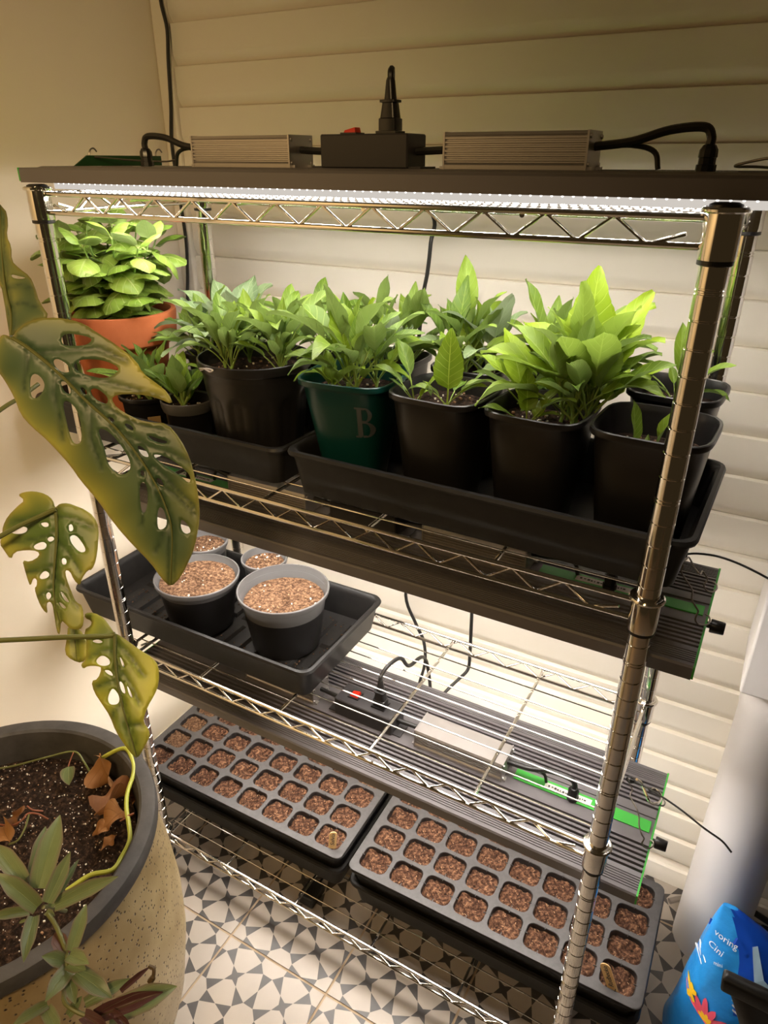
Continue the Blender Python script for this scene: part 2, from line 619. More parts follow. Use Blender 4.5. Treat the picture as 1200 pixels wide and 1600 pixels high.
bl = struct(part('baseboard_left', MB().box((XW + .006, -.3, .045), (.012, 1.5, .088)), M['trim'], bev=.003))

# ------------------------------------------------------------------ wire rack
rack = thing('wire_rack', 'four-tier chrome wire shelving rack carrying plants, trays and grow lights', 'shelf rack', (-RL / 2, RD / 2, 0))
OFF = Vector((RL / 2, -RD / 2, 0))         # children are written in world coordinates


def rk(o):
    o.location = OFF
    return o


corners = [(0, 0), (-RL, 0), (-RL, RD), (0, RD)]
pr = 0.0127
prof = [(0.0, 0.022), (pr, 0.022)]
zr = Z0 - 0.0594
zs = sorted(zr + kk * .0254 for kk in range(-51, 3))
for n_, zz in enumerate(zs):
    if zz < 0.04 or zz > Z0 - .002:
        continue
    if n_ % 8 == 3:
        zlist = (zz - .0018, zz + .0018)
    else:
        zlist = (zz,)
    for z_ in zlist:
        prof += [(pr, z_ - .0011), (pr - .0011, z_ - .0005), (pr - .0011, z_ + .0005), (pr, z_ + .0011)]
prof += [(pr, Z0 + .008)]
postm = MB().lathe(prof, 28).mesh('post', M['chrome'], True, 25)
capm = MB().lathe([(0, Z0 + .0125), (.010, Z0 + .0122), (.0136, Z0 + .0105), (.0138, Z0 + .0065), (.0128, Z0 + .006)], 28).mesh('post_cap', M['black_plastic'])
footm = MB().lathe([(0, .002), (.014, .002), (.016, .006), (.016, .012), (.006, .016), (.006, .023)], 20).mesh('levelling_foot', M['black_plastic'])
for x, y in corners:
    p = link('post', postm, rack, Vector((x, y, 0)) + OFF)
    link('post_cap', capm, p)
    link('levelling_foot', footm, p)

TH = 0.0238


def zigzag(p0, p1, n, h, r):
    """zigzag wire between two horizontal rails; starts and ends at mid height"""
    p0, p1 = Vector(p0), Vector(p1)
    pts = []
    for i in range(2 * n + 1):
        t = i / (2 * n)
        off = -h if i % 2 else -.001
        pts.append(p0.lerp(p1, t) + Vector((0, 0, off)))
    pts[0] += Vector((0, 0, -h * .55))
    pts[-1] += Vector((0, 0, -h * .55))
    return MB().tube(pts, r, 6)


sh_shapes = {}


def shelf_shapes():
    """all shelves are alike; z = 0 is the axis of the top rail"""
    g = .0155
    fr = MB()
    ends = [((-RL + g, 0, 0), (-g, 0, 0)), ((-RL + g, RD, 0), (-g, RD, 0)), ((-RL, g, 0), (-RL, RD - g, 0)), ((0, g, 0), (0, RD - g, 0))]
    for a, b in ends:
        for dz in (0, -TH):
            fr.tube([Vector(a) + Vector((0, 0, dz)), Vector(b) + Vector((0, 0, dz))], .0030, 10)
    out = dict(frame=fr.mesh('shelf', M['chrome_wire']))
    out['front'] = zigzag((-RL + .0275, .0005, 0), (-.0275, .0005, 0), 13, TH, .0021).mesh('truss_wire', M['chrome_wire'], True, 60)
    out['side'] = zigzag((0, .028, 0), (0, RD - .028, 0), 4, TH, .0021).mesh('truss_wire', M['chrome_wire'], True, 60)
    out['deck'] = MB().tube([(-RL + .001, 0, .0012), (-.001, 0, .0012)], .0012, 8).mesh('deck_wire', M['chrome_wire'])
    out['cross'] = MB().tube([(0, .0005, -.0035), (0, RD - .0005, -.0035)], .0028, 8).mesh('cross_wire', M['chrome_wire'])
    out['collar'] = MB().lathe([(pr + .0002, .0095), (pr + .0024, .009), (pr + .0030, .006), (pr + .0034, -.030), (pr + .0030, -.0335), (pr + .0002, -.034)], 28).mesh('collar', M['chrome'])
    out['ring'] = MB().tube([((pr + .0042) * math.cos(2 * PI * i / 28), (pr + .0042) * math.sin(2 * PI * i / 28), .0065) for i in range(28)], .0026, 8, closed=True).mesh('collar_ring', M['chrome_wire'])
    out['sleeve'] = MB().lathe([(pr + .0002, -.0335), (pr + .0026, -.0337), (pr + .0026, -.0375), (pr + .0002, -.0385)], 28).mesh('plastic_sleeve', M['black_plastic'])
    return out


S_ = shelf_shapes()
for z in SHELF:
    s = link('shelf', S_['frame'], rack, OFF + Vector((0, 0, z)))
    for y in (0, RD):
        link('truss_wire', S_['front'], s, (0, y, 0))
    for x in (-RL, 0):
        link('truss_wire', S_['side'], s, (x, 0, 0))
    for i in range(9):
        link('deck_wire', S_['deck'], s, (0, .030 + i * (RD - .06) / 8, 0))
    for x in (-.705, -.53, -.355, -.178):
        link('cross_wire', S_['cross'], s, (x, 0, 0))
    for x, y in corners:
        c = link('collar', S_['collar'], s, (x, y, 0))
        link('collar_ring', S_['ring'], s, (x, y, 0))
        link('plastic_sleeve', S_['sleeve'], s, (x, y, 0))

# ------------------------------------------------------------------ grow lights
HL, LW, LT = 0.497, 0.250, 0.020           # half length, width, thickness


def light_shapes():
    pf = [(0, -LT), (0, -.004), (.002, -.0015)]
    y = .008
    for i in range(6):                      # fine grooves at the edge
        pf += [(y, -.0015), (y + .0004, -.0028), (y + .0016, -.0028), (y + .002, -.0015)]
        y += .0042
    y = .038
    for i in range(6):                      # deep slots
        pf += [(y, 0), (y, -.009), (y + .0046, -.009), (y + .0046, 0)]
        y += .0092
    pf += [(.106, 0), (.106, -.002)]
    half = list(pf)
    pf2 = [(LW - a, b) for a, b in reversed(half)]
    body = MB().extrude_x(half + pf2, -HL, HL)
    o = dict(body=body.mesh('heat_sink', M['anod'], False))
    o['end'] = MB().box((0, LW / 2, -LT / 2), (.0025, LW, LT - .003)).mesh('end_plate', M['green'], False)
    o['led'] = MB().box((0, LW / 2, -LT - .0042), (2 * HL - .07, LW - .052, .0086)).mesh('led_board', M['led'], False)
    # ribbed driver housing
    hw, hh = .025, .036
    d = [(-hw, 0.0), (-hw, .004), (-hw + .0005, .005)]
    for i in range(6):
        z = .0065 + i * .0042
        d += [(-hw + .0022, z), (-hw + .0022, z + .0016), (-hw, z + .002), (-hw, z + .0036)]
    d += [(-hw + .0005, hh - .004), (-hw - .0006, hh - .003), (-hw + .001, hh), ]
    d2 = [(-a, b) for a, b in reversed(d)]
    o['driver'] = MB().extrude_x(d + d2, -.078, .078).mesh('driver', M['driver'], True, 25)
    c = MB().box((0, 0, hh / 2), (.0022, .051, hh + .001))
    for yy in (-.021, .021):
        for zz in (.005, hh - .005):
            c.lathe([(0, .0035), (.002, .003), (.0026, 0)], 8, (0, 0, 0))
            n = 17
            for q in range(len(c.v) - 24, len(c.v)):
                v = c.v[q]
                c.v[q] = (v[2], yy + v[0], zz + v[1])
    c.box((0, -.018, .0015), (.012, .008, .003)).box((0, .018, .0015), (.012, .008, .003))
    o['cap'] = c.mesh('end_cap', M['driver'], True, 30)
    o['box'] = MB().box((0, 0, .018), (.118, .048, .036)).mesh('switch_box', M['box'], False)
    r = MB().box((0, 0, .001), (.022, .020, .002), 1)
    r.loft([[(-.008, -.007, .002), (.008, -.007, .002), (.008, .007, .002), (-.008, .007, .002)],
            [(-.007, -.006, .0045), (.007, -.006, .0075), (.007, .006, .0075), (-.007, .006, .0045)]], True, False, True, 0)
    o['rocker'] = r.mesh('rocker_switch', [M['red'], M['black_plastic']], False)
    o['socket'] = MB().box((0, 0, .0015), (.026, .024, .003)).mesh('socket', M['black_plastic'], False)
    o['flange'] = MB().box((.066, 0, .001), (.016, .040, .002)).box((-.066, 0, .001), (.016, .040, .002)).mesh('mounting_flange', M['box'], False)
    o['strip'] = MB().box((0, 0, .0008), (.215, .0225, .0016)).mesh('label_strip', M['green'], False)
    st = MB().box((0, 0, .0017), (.075, .013, .0006))
    o['sticker'] = st.mesh('sticker', M['sticker'], False)
    ink = MB()
    random.seed(5)
    x = -.032
    while x < .03:
        wd = random.uniform(.0016, .0036)
        ink.box((x + wd / 2, random.uniform(-.0008, .0008), .0021), (wd, random.uniform(.002, .0042), .0003))
        x += wd + random.uniform(.001, .0026)
    o['ink'] = ink.mesh('printed_line', M['ink'], False)
    o['gland'] = MB().lathe([(.0095, 0), (.0095, .006), (.008, .0065), (.008, .012), (.0088, .0125), (.0085, .019), (.006, .023), (.004, .024)], 10, cap0=True, cap1=True).mesh('cable_gland', M['black_plastic'], True, 30)
    o['knob'] = MB().lathe([(.004, 0), (.004, .004), (.0085, .004), (.009, .006), (.0082, .020), (.0074, .021), (0, .021)], 16, cap0=True).mesh('dimmer_knob', M['black_plastic'])
    return o


G_ = light_shapes()
YC = .120                                   # centre line of the gear on top


def grow_light(label, x, y, z, tilt=0):
    t = thing('grow_light', label, 'grow light', (x, y, z), (tilt, 0, 0), 'LED grow lights on the rack')
    link('heat_sink', G_['body'], t)
    for s in (-1, 1):
        link('end_plate', G_['end'], t, (s * (HL + .0012), 0, 0))
    link('led_board', G_['led'], t)
    for s in (-1, 1):
        d = link('driver', G_['driver'], t, (s * .184, YC, .0002))
        for e in (-1, 1):
            link('end_cap', G_['cap'], d, (e * .079, 0, 0))
        ls = link('label_strip', G_['strip'], t, (s * .385, LW / 2, -.002))
        sk = link('sticker', G_['sticker'], ls, (-.02 * s, 0, 0), (0, 0, 0))
        link('printed_line', G_['ink'], ls, (-.02 * s, 0, 0))
        link('cable_gland', G_['gland'], t, (s * .374, YC, -.0004))
        # thick and thin lead from the driver end to the panel
        th = smooth_path([(s * .080 + s * .184, YC, .022), (s * .300, YC, .026), (s * .335, YC + .002, .036), (s * .366, YC, .038), (s * .374, YC, .030), (s * .374, YC, .022)])
        part('cable', MB().tube(th, .0042, 8), M['cord'], t)
        tn = smooth_path([(s * .262, YC + .006, .022), (s * .300, YC + .008, .023), (s * .322, YC + .010, .017), (s * .328, YC + .010, .001)])
        part('cable', MB().tube(tn, .0026, 8), M['cord'], t)
        sh = smooth_path([(s * .105, YC, .020), (s * .085, YC, .019), (s * .058, YC, .018)])
        part('cable', MB().tube(sh, .0042, 8), M['cord'], t)
    b = link('switch_box', G_['box'], t, (0, YC, .0002))
    bv = b.modifiers.new('bevel', 'BEVEL')
    bv.width = .0015
    link('mounting_flange', G_['flange'], b)
    link('rocker_switch', G_['rocker'], b, (-.028, 0, .036))
    link('socket', G_['socket'], b, (.024, 0, .036))
    link('dimmer_knob', G_['knob'], t, (HL + .0024, LW * .44, -.010), (0, PI / 2, 0))
    return t


Z2, Z3 = SHELF[1] - .083, SHELF[2] - .082
LIGHTS = [(-.410, -.004, Z0 + .0340), (-.437, .028, Z2), (-.437, .021, Z3)]
grow_light('LED grow light resting on top of the rack, bright strip facing down', *LIGHTS[0])
grow_light('LED grow light hung just below the shelf of leafy seedlings', *LIGHTS[1])
grow_light('LED grow light under the lower shelf, above the cell trays', *LIGHTS[2])

# power cords with moulded plugs standing in the switch boxes
plugm = MB()
plugm.loft([rrect(.024, .019, .004, 3, z=0), rrect(.024, .019, .004, 3, z=.012), rrect(.021, .017, .004, 3, z=.013), rrect(.017, .014, .004, 3, z=.028),
            rrect(.022, .018, .004, 3, z=.0285), rrect(.022, .018, .004, 3, z=.031), rrect(.013, .012, .004, 3, z=.0315), rrect(.010, .010, .0045, 3, z=.050), rrect(.008, .008, .0038, 3, z=.053)])
plugme = plugm.mesh('plug', M['black_plastic'], True, 30)


def power_cord(label, base, pts, k=1.0):
    t = thing('mains_lead', label, 'power cord', base)
    link('plug', plugme, t, scale=k)
    pp = [Vector((0, 0, .045 * k)), Vector((0, 0, .058 * k))] + [Vector(p) - Vector(base) for p in pts]
    part('cord', MB().tube(smooth_path(pp), .0036, 8), M['cord'], t)
    return t


def socket_at(i):
    x, y, z = LIGHTS[i]
    return Vector((x + .024, y + YC, z + .0396))


b0, b1, b2 = socket_at(0), socket_at(1), socket_at(2)
power_cord('black power cord plugged upright into the topmost grow light', b0,
           [b0 + Vector((-.006, .014, .062)), b0 + Vector((-.024, .046, .050)), b0 + Vector((-.060, .105, .020)), b0 + Vector((-.10, .19, -.035)), ony(676, 335, .445), ony(673, 380, .446), ony(668, 425, .446), ony(660, 470, .446), ony(652, 560, .447), ony(640, 700, .45), ony(645, 860, .452),
            ony(634, 930, .452), ony(650, 975, .452), ony(662, 1002, .450), ony(664, 1035, .445), ony(655, 1068, .44), ony(640, 1120, .44), ony(624, 1200, .44)])
power_cord('black power cord rising from the lowest grow light, looped behind it', b2,
           [b2 + Vector((0, .004, .062)), b2 + Vector((.004, .02, .073)), b2 + Vector((.010, .055, .068)), b2 + Vector((.012, .085, .030)), b2 + Vector((.012, .16, -.01)), b2 + Vector((.02, .19, -.2))])
power_cord('black power cord of the middle grow light, dropping behind the rack with a bend', b1,
           [b1 + Vector((.006, .012, .037)), b1 + Vector((.05, .06, .02)), b1 + Vector((.09, .15, -.02)), ony(738, 930, .40), ony(736, 985, .43), ony(734, 1025, .442), ony(731, 1046, .440), ony(718, 1060, .425), ony(700, 1077, .40), ony(660, 1120, .36), onz(640, 1150, Z3 - .06)], .62)
wc = smooth_path([ony(247, -60, YW - .0148), ony(251, 0, YW - .0148), ony(261, 45, YW - .0148), ony(263, 95, YW - .0148), ony(267, 165, YW - .0148), ony(268, 220, YW - .0148), ony(276, 280, YW - .0148),
                  ony(284, 330, YW - .0148), ony(291, 380, YW - .0148), ony(293, 430, YW - .0148), ony(294, 480, YW - .0148), Vector((-1.080, YW - .0148, 1.0)), Vector((-1.086, YW - .0148, .8)), Vector((-1.084, YW - .0148, .5)), Vector((-1.086, YW - .0148, .15))])
tag(part('wall_cord', MB().tube(wc, .0034, 8), M['cord']), 'thin black cord running down the corner of the two walls', 'cord')

# ------------------------------------------------------------------ trays
def tray(name, label, cx, cy, z, lx=.545, ly=.272, h=.062, rotz=0, ribs=False, group='shallow black propagation trays'):
    """1020 tray: tapering walls, rolled rim, ribbed floor"""
    n = 5
    mb = MB()
    t = .0016
    rings = []
    for dx, zz in ((-.022, .001), (-.018, 0.0), (-.015, .002), (-.006, h - .012), (-.005, h - .008), (.000, h - .007), (.001, h - .004), (-.001, h), (-.006, h + .0005), (-.010, h - .003), (-.012, h - .010), (-.018, .004), (-.024, .003)):
        rings.append(rrect(lx + dx * 2, ly + dx * 2, max(.006, .022 + dx * .4), n, z=zz))
    mb.loft(rings, True, True, True)
    o = part(name, mb, M['tray'], None, loc=(cx, cy, z), rot=(0, 0, rotz), ang=40)
    tag(o, label, 'tray', group)
    if ribs:
        r = MB()
        for i in range(13):
            x = -lx / 2 + .06 + i * (lx - .12) / 12
            for y0, y1 in ((-ly / 2 + .040, -.008), (.008, ly / 2 - .040)):
                r.loft([[(x - .013, y0, .003), (x + .013, y0, .003), (x + .013, y1, .003), (x - .013, y1, .003)],
                        [(x - .009, y0 + .005, .009), (x + .009, y0 + .005, .009), (x + .009, y1 - .005, .009), (x - .009, y1 - .005, .009)]], True, False, True)
        part('floor_rib', r, M['tray'], o, smooth=False, kind='stuff')
        random.seed(3)
        c = MB()
        for _ in range(330):
            x, y = random.uniform(-lx / 2 + .04, lx / 2 - .04), random.uniform(-ly / 2 + .04, ly / 2 - .04)
            if any((cx + x - a) ** 2 + (cy + y - b) ** 2 < r_ ** 2 for a, b, r_ in ((-.803, .122, .066), (-.622, .152, .069), (-.728, .232, .042), (-.880, .226, .044))):
                continue
            q = random.uniform(.0006, .0018)
            c.box((x, y, .0095), (q * 2, q, q), 0, Matrix.Rotation(random.uniform(0, 6), 3, 'Z'))
        part('spilled_soil', c, M['soil_dry'], o, smooth=False, kind='stuff')
    return o


DZ = .0046                                  # deck wire tops above the rail axis
tray_ul = tray('propagation_tray', 'black tray on the plant shelf, left of the other, under the basil', -.778, .158, SHELF[1] + DZ, .532, .262)
tray_ur = tray('propagation_tray', 'black tray on the plant shelf holding the dark green pot', -.232, .152, SHELF[1] + DZ, .538, .268, .068, R(-1))
tray_m = tray('propagation_tray', 'black ribbed tray with the four smoky seed pots in it', -.770, .160, SHELF[2] + DZ, .560, .266, .064, R(.6), True)
NEST = .041                                 # the nested upper trays stand proud by this much
BX = ((-.733, .177, R(1), 'left'), (-.168, .183, R(1), 'right'))
for x, y, r_, sd in BX:
    tray('propagation_tray', 'lower of two nested black trays at the %s of the bottom shelf' % sd, x, y, SHELF[3] + DZ, .548, .250, .062, r_)
    tray('propagation_tray', 'upper nested black tray directly under the %s cell insert' % sd, x, y, SHELF[3] + DZ + NEST, .548, .250, .062, r_)


# ------------------------------------------------------------------ cell inserts with soil
def soil_blob(rx, ry, e, seed, amp, n=9):
    """lumpy soil surface over a rounded square"""
    rnd = random.Random(seed)
    ph = [(rnd.uniform(0, 6), rnd.uniform(0, 6), rnd.uniform(90, 260), rnd.uniform(90, 260)) for _ in range(5)]
    mb = MB()
    vs, fs = [], []
    for i in range(n + 1):
        for j in range(n + 1):
            u, v = 2 * i / n - 1, 2 * j / n - 1
            x, y = u * math.sqrt(max(0, 1 - v * v * e)), v * math.sqrt(max(0, 1 - u * u * e))
            x, y = x * rx, y * ry
            z = sum(math.sin(x * c + a) * math.sin(y * d + b) for a, b, c, d in ph) * amp * .5 + rnd.uniform(-.3, .3) * amp
            edge = max(abs(u), abs(v))
            z += amp * (.8 if edge > .95 else 0) * rnd.uniform(-.6, 1)
            vs.append((x, y, z))
    for i in range(n):
        for j in range(n):
            a = i * (n + 1) + j
            fs.append((a, a + n + 1, a + n + 2, a + 1))
    return mb.add(vs, fs)


cell_soils = []
for q in range(6):
    mb = soil_blob(.0275, .0238, .22, 40 + q, .0034, 12)
    rnd = random.Random(q)
    for _ in range(10):                      # coir fibres and crumbs
        x, y = rnd.uniform(-.02, .02), rnd.uniform(-.02, .02)
        mb.box((x, y, .0015 + rnd.uniform(0, .001)), (rnd.uniform(.001, .004), rnd.uniform(.0005, .001), .0007), 1, Matrix.Rotation(rnd.uniform(0, 6), 3, 'Z'))
    cell_soils.append(mb.mesh('soil_plug', [M['soil_cell'], M['chips']], True, 80))


dry_soils = []
for q in range(3):
    dry_soils.append(soil_blob(.0272, .0236, .22, 60 + q, .0034, 12).mesh('soil_plug', [M['soil_dry']], True, 80))


def cell_insert(label, cx, cy, z, rotz, lx=.545, ly=.248, dry=()):
    nx, ny = 8, 4
    px, py = (lx - .020) / nx, (ly - .020) / ny
    mb = MB()
    K = 4
    for i in range(nx):
        for j in range(ny):
            c = (-lx / 2 + .010 + px * (i + .5), -ly / 2 + .010 + py * (j + .5))
            sq = []
            n_ = 4 * (K + 1)
            hole = rrect(px - .0075, py - .0075, .013, K, c, 0)
            for x, y, _ in hole:
                dx, dy = x - c[0], y - c[1]
                k_ = min(px / 2 / max(abs(dx), 1e-9), py / 2 / max(abs(dy), 1e-9))
                sq.append((c[0] + dx * k_, c[1] + dy * k_, 0))
            # snap corner directions so the square is full
            for g in range(4):
                mid = g * (K + 1) + K // 2
                sx, sy = ((1, 1), (-1, 1), (-1, -1), (1, -1))[g]
                sq[mid] = (c[0] + sx * px / 2, c[1] + sy * py / 2, 0)
            r1 = rrect(px - .0090, py - .0090, .0125, K, c, -.0012)
            r2 = rrect(px - .0140, py - .0140, .012, K, c, -.028)
            mb.loft([sq, hole, r1], True, False, False)
            mb.loft([r1, r2], True, False, False, 1)
            for sx, sy in ((1, 0), (-1, 0), (0, 1), (0, -1)):   # notches in the cell edges
                mb.box((c[0] + sx * (px / 2 - .0052), c[1] + sy * (py / 2 - .0052), .0002), (.0012 if sy else .006, .0012 if sx else .006, .0016), 1)
    # outer rim: flat border and turned-down lip
    rim = [rrect(lx - .020, ly - .020, .002, K, z=0.0), rrect(lx - .004, ly - .004, .012, K, z=0.0), rrect(lx, ly, .014, K, z=-.0004), rrect(lx + .001, ly + .001, .014, K, z=-.0012), rrect(lx - .002, ly - .002, .013, K, z=-.0013)]
    mb.loft(rim, True, False, False)
    o = part('cell_insert', mb, [M['insert'], M['black_plastic']], None, loc=(cx, cy, z), rot=(0, 0, rotz), ang=40)
    tag(o, label, 'cell tray', 'cell inserts sown with seed')
    rnd = random.Random(label)
    for i in range(nx):
        for j in range(ny):
            c = (-lx / 2 + .010 + px * (i + .5), -ly / 2 + .010 + py * (j + .5))
            pool = dry_soils if (i, j) in dry else cell_soils
            link('soil_plug', rnd.choice(pool), o, (c[0], c[1], -.0098 + rnd.uniform(-.003, .002)), (0, 0, rnd.randrange(2) * PI))
    return o


ZI = SHELF[3] + DZ + NEST + .0640
ins_l = cell_insert('grey cell insert of soil plugs on the left of the bottom shelf', BX[0][0], BX[0][1], ZI, R(1), dry=((0, 1), (0, 2), (0, 3), (7, 3)))
ins_r = cell_insert('grey cell insert of soil plugs on the right of the bottom shelf', BX[1][0], BX[1][1], ZI, R(1))


def text_mesh(txt, size, depth=0.0006, shear=0.0):
    cu = bpy.data.curves.new('lettering', 'FONT')
    cu.body = txt
    cu.size = size
    cu.extrude = depth / 2
    cu.shear = shear
    cu.align_x = 'CENTER'
    cu.align_y = 'CENTER'
    cu.resolution_u = 3
    ob = bpy.data.objects.new('lettering', cu)
    COL.objects.link(ob)
    dg = bpy.context.evaluated_depsgraph_get()
    me = bpy.data.meshes.new_from_object(ob.evaluated_get(dg))
    bpy.data.objects.remove(ob)
    bpy.data.curves.remove(cu)
    me.materials.clear()
    return me


def plant_label(label, base, tip, txt, wd=.017):
    base, tip = Vector(base), Vector(tip)
    ax = (tip - base)
    Ln = ax.length
    ax.normalize()
    to = (CAM - base)
    nrm = Vector((to.x, to.y, 0))
    nrm = (nrm - ax * nrm.dot(ax)).normalized()
    sd = nrm.cross(ax).normalized() * -1
    rot = Matrix((ax, ax.cross(nrm) * -1 if False else nrm.cross(ax), nrm)).transposed()
    out = [(0, -wd / 2), (Ln - wd / 2, -wd / 2)] + [(Ln - wd / 2 + math.cos(a) * wd / 2, math.sin(a) * wd / 2) for a in [R(x) for x in range(-75, 76, 25)]] + [(Ln - wd / 2, wd / 2), (0, wd / 2)]
    mb = MB().loft([[(x, y, -.0008) for x, y in out], [(x, y, .0008) for x, y in out]])
    o = part('plant_label', mb, M['wood'], None, smooth=False)
    o.matrix_world = Matrix.Translation(base) @ rot.to_4x4()
    tag(o, label, 'plant label', 'wooden plant labels')
    me = text_mesh(txt, .0115, .0004, .25)
    me.materials.append(M['ink'])
    x_ = [v.co.x for v in me.vertices]
    k_ = (Ln - .014) / (max(x_) - min(x_))
    link('handwriting', me, o, (Ln / 2 + .002, 0, .0010), scale=(min(k_, 1.3), 1, 1))
    return o


ZS = ZI - .010
plant_label('wooden plant label standing in the front right cell of the right insert', onz(958, 1550, ZS) + Vector((0, 0, .003)), ony(944, 1505, onz(958, 1550, ZS).y + .004), 'Rudbeckia')
plant_label('wooden plant label in the corner cell of the left insert', onz(519, 1327, ZS) + Vector((0, 0, .003)), ony(521, 1300, onz(519, 1327, ZS).y + .003), 'Salvia', .015)


# ------------------------------------------------------------------ leaves and plants
def leaf_mesh(name, Ln, W, pet, arch, fold, mt, shape='lance', wave=0.0, cup=0.0, nu=9, nv=6, seed=0, serr=0.0):
    """blade rising along +Z and arching towards +Y, upper face towards -Y ... UV u across, v along"""
    rnd = random.Random(seed)
    tot = pet + Ln
    vs, fs, uvs = [], [], []
    axis = []
    y = z = 0.0
    th = 0.0
    steps = nu * 2
    for i in range(steps + 1):
        s = i / steps
        th = arch * s ** 1.4
        axis.append((y, z, th))
        y += math.sin(th) * tot / steps
        z += math.cos(th) * tot / steps

    def ax(s):
        i = min(int(s * steps), steps - 1)
        f = s * steps - i
        a, b = axis[i], axis[i + 1]
        return tuple(a[k] * (1 - f) + b[k] * f for k in range(3))
    ph = rnd.uniform(0, 6)
    for i in range(nu + 1):
        t = i / nu
        s = (pet + Ln * t) / tot
        if shape == 'lance':
            wd = math.sin(PI * min(1, t ** .80)) ** .85 * (1 - .15 * t)
        elif shape == 'ovate':
            wd = math.sin(PI * t ** .62) ** .75
        elif shape == 'oval':
            wd = math.sin(PI * t ** .80) ** .55
        elif shape == 'strap':
            wd = min(1, (1 - t) * 2.6) ** .8 * (.8 + .2 * min(1, t * 5))
        else:
            wd = math.sin(PI * t ** 1.15) ** .8
        wd = max(wd, .04 if i == nu else (.10 if i == 0 else 0)) * W / 2
        if serr and 0 < i < nu:
            wd *= 1 + serr * (1 if i % 2 else -1)
        cy, cz, th = ax(s)
        for j in range(nv + 1):
            u = 2 * j / nv - 1
            a = abs(u)
            lift = fold * a * wd + cup * (a * a) * wd + wave * W * math.sin(ph + t * 9 + (2 if u > 0 else 0)) * a * a
            x = u * wd * math.cos(min(1.2, fold * .6))
            # normal of the upper face: towards -Y at the base
            vs.append((x, cy - math.cos(th) * lift, cz + math.sin(th) * lift))
            uvs.append((j / nv, t))
    for i in range(nu):
        for j in range(nv):
            a = i * (nv + 1) + j
            fs.append((a, a + 1, a + nv + 2, a + nv + 1))
    # petiole: thin three-sided tube
    if pet > 0.002:
        o = len(vs)
        m_ = 5
        rr = max(.0011, W * .035)
        for i in range(m_ + 1):
            s = pet / tot * i / m_
            cy, cz, th = ax(s)
            for q in range(4):
                an = PI / 2 * q + PI / 4
                vs.append((rr * math.cos(an), cy + rr * math.sin(an) * math.cos(th), cz - rr * math.sin(an) * math.sin(th)))
                uvs.append((.5, .02))
        for i in range(m_):
            for q in range(4):
                a, b = o + i * 4 + q, o + i * 4 + (q + 1) % 4
                fs.append((a, b, b + 4, a + 4))
    me = bpy.data.meshes.new(name)
    me.from_pydata(vs, [], fs)
    me.materials.append(mt)
    uvl = me.uv_layers.new(name='UVMap')
    for lp in me.loops:
        uvl.data[lp.index].uv = uvs[lp.vertex_index]
    me.polygons.foreach_set('use_smooth', [True] * len(me.polygons))
    return me


LV = {}
for q in range(5):
    LV['s', q] = leaf_mesh('leaf', .058, .0235, .040, (.35, .75, 1.15, 1.6, 2.1)[q], .40, M['seedling'], 'lance', .09, .1, seed=q)
    LV['b', q] = leaf_mesh('leaf', .070, .036, .022, (.15, .5, .9, 1.3, 1.8)[q], .28, M['broad'], 'ovate', .07, .0, nu=14, seed=20 + q, serr=.035)
    LV['p', q] = leaf_mesh('leaf', .055, .030, .030, (.5, .9, 1.3, 1.7, 2.2)[q], .25, M['pale'], 'ovate', .07, .0, seed=30 + q)
    LV['t', q] = leaf_mesh('leaf', .030, .0145, .008, (.3, .6, .9, 1.2, 1.6)[q], .4, M['seedling'], 'ovate', .03, .0, seed=40 + q)
    LV['bas', q] = leaf_mesh('leaf', .050, .043, .006, (.4, .7, 1.0, 1.3, 1.6)[q], .15, M['basil'], 'oval', .03, -.45, nu=9, seed=50 + q)


def put_leaf(parent, me, loc, az, tilt, sc=1.0, roll=0.0):
    """az: compass direction the leaf arches to (0 = +Y, counted towards -X), tilt: lean from vertical"""
    m_ = Matrix.Rotation(az, 4, 'Z') @ Matrix.Rotation(-tilt, 4, 'X') @ Matrix.Rotation(roll, 4, 'Z')
    o = link('leaf', me, parent)
    o.matrix_local = Matrix.Translation(loc) @ m_ @ Matrix.Diagonal((sc, sc, sc, 1))
    return o


def shoot(parent, loc, n, kind, sc, h=.02, seed=0, tmin=.08, tmax=.75, qs=None, name='shoot', r=.0022, zf=1.0):
    """a rosette or leafy stem: part 'shoot' (stem) with leaf sub-parts"""
    rnd = random.Random(seed)
    st = MB().tube([(0, 0, -.004), (rnd.uniform(-.003, .003), rnd.uniform(-.003, .003), h * .5), (rnd.uniform(-.004, .004), rnd.uniform(-.004, .004), h)], [r * 1.2, r, r * .7], 6)
    s = part(name, st, M['stem'], parent, loc=loc)
    for i in range(n):
        f = (i + .5) / n                     # 0 outer/lowest .. 1 innermost/topmost
        az = i * 2.39996 + rnd.uniform(-.35, .35)
        tl = tmax + (tmin - tmax) * f + rnd.uniform(-.1, .1)
        q = rnd.choice(qs) if qs else min(4, max(0, int((1 - f) * 3.2 + rnd.uniform(-1.0, 1.4))))
        k_ = sc * (.75 + .35 * math.sin(PI * min(1, .25 + f * .8))) * rnd.uniform(.70, 1.22)
        put_leaf(s, LV[kind, q], (0, 0, h * f * zf), az, tl + rnd.uniform(-.08, .12), k_, rnd.uniform(-.45, .45))
    return s


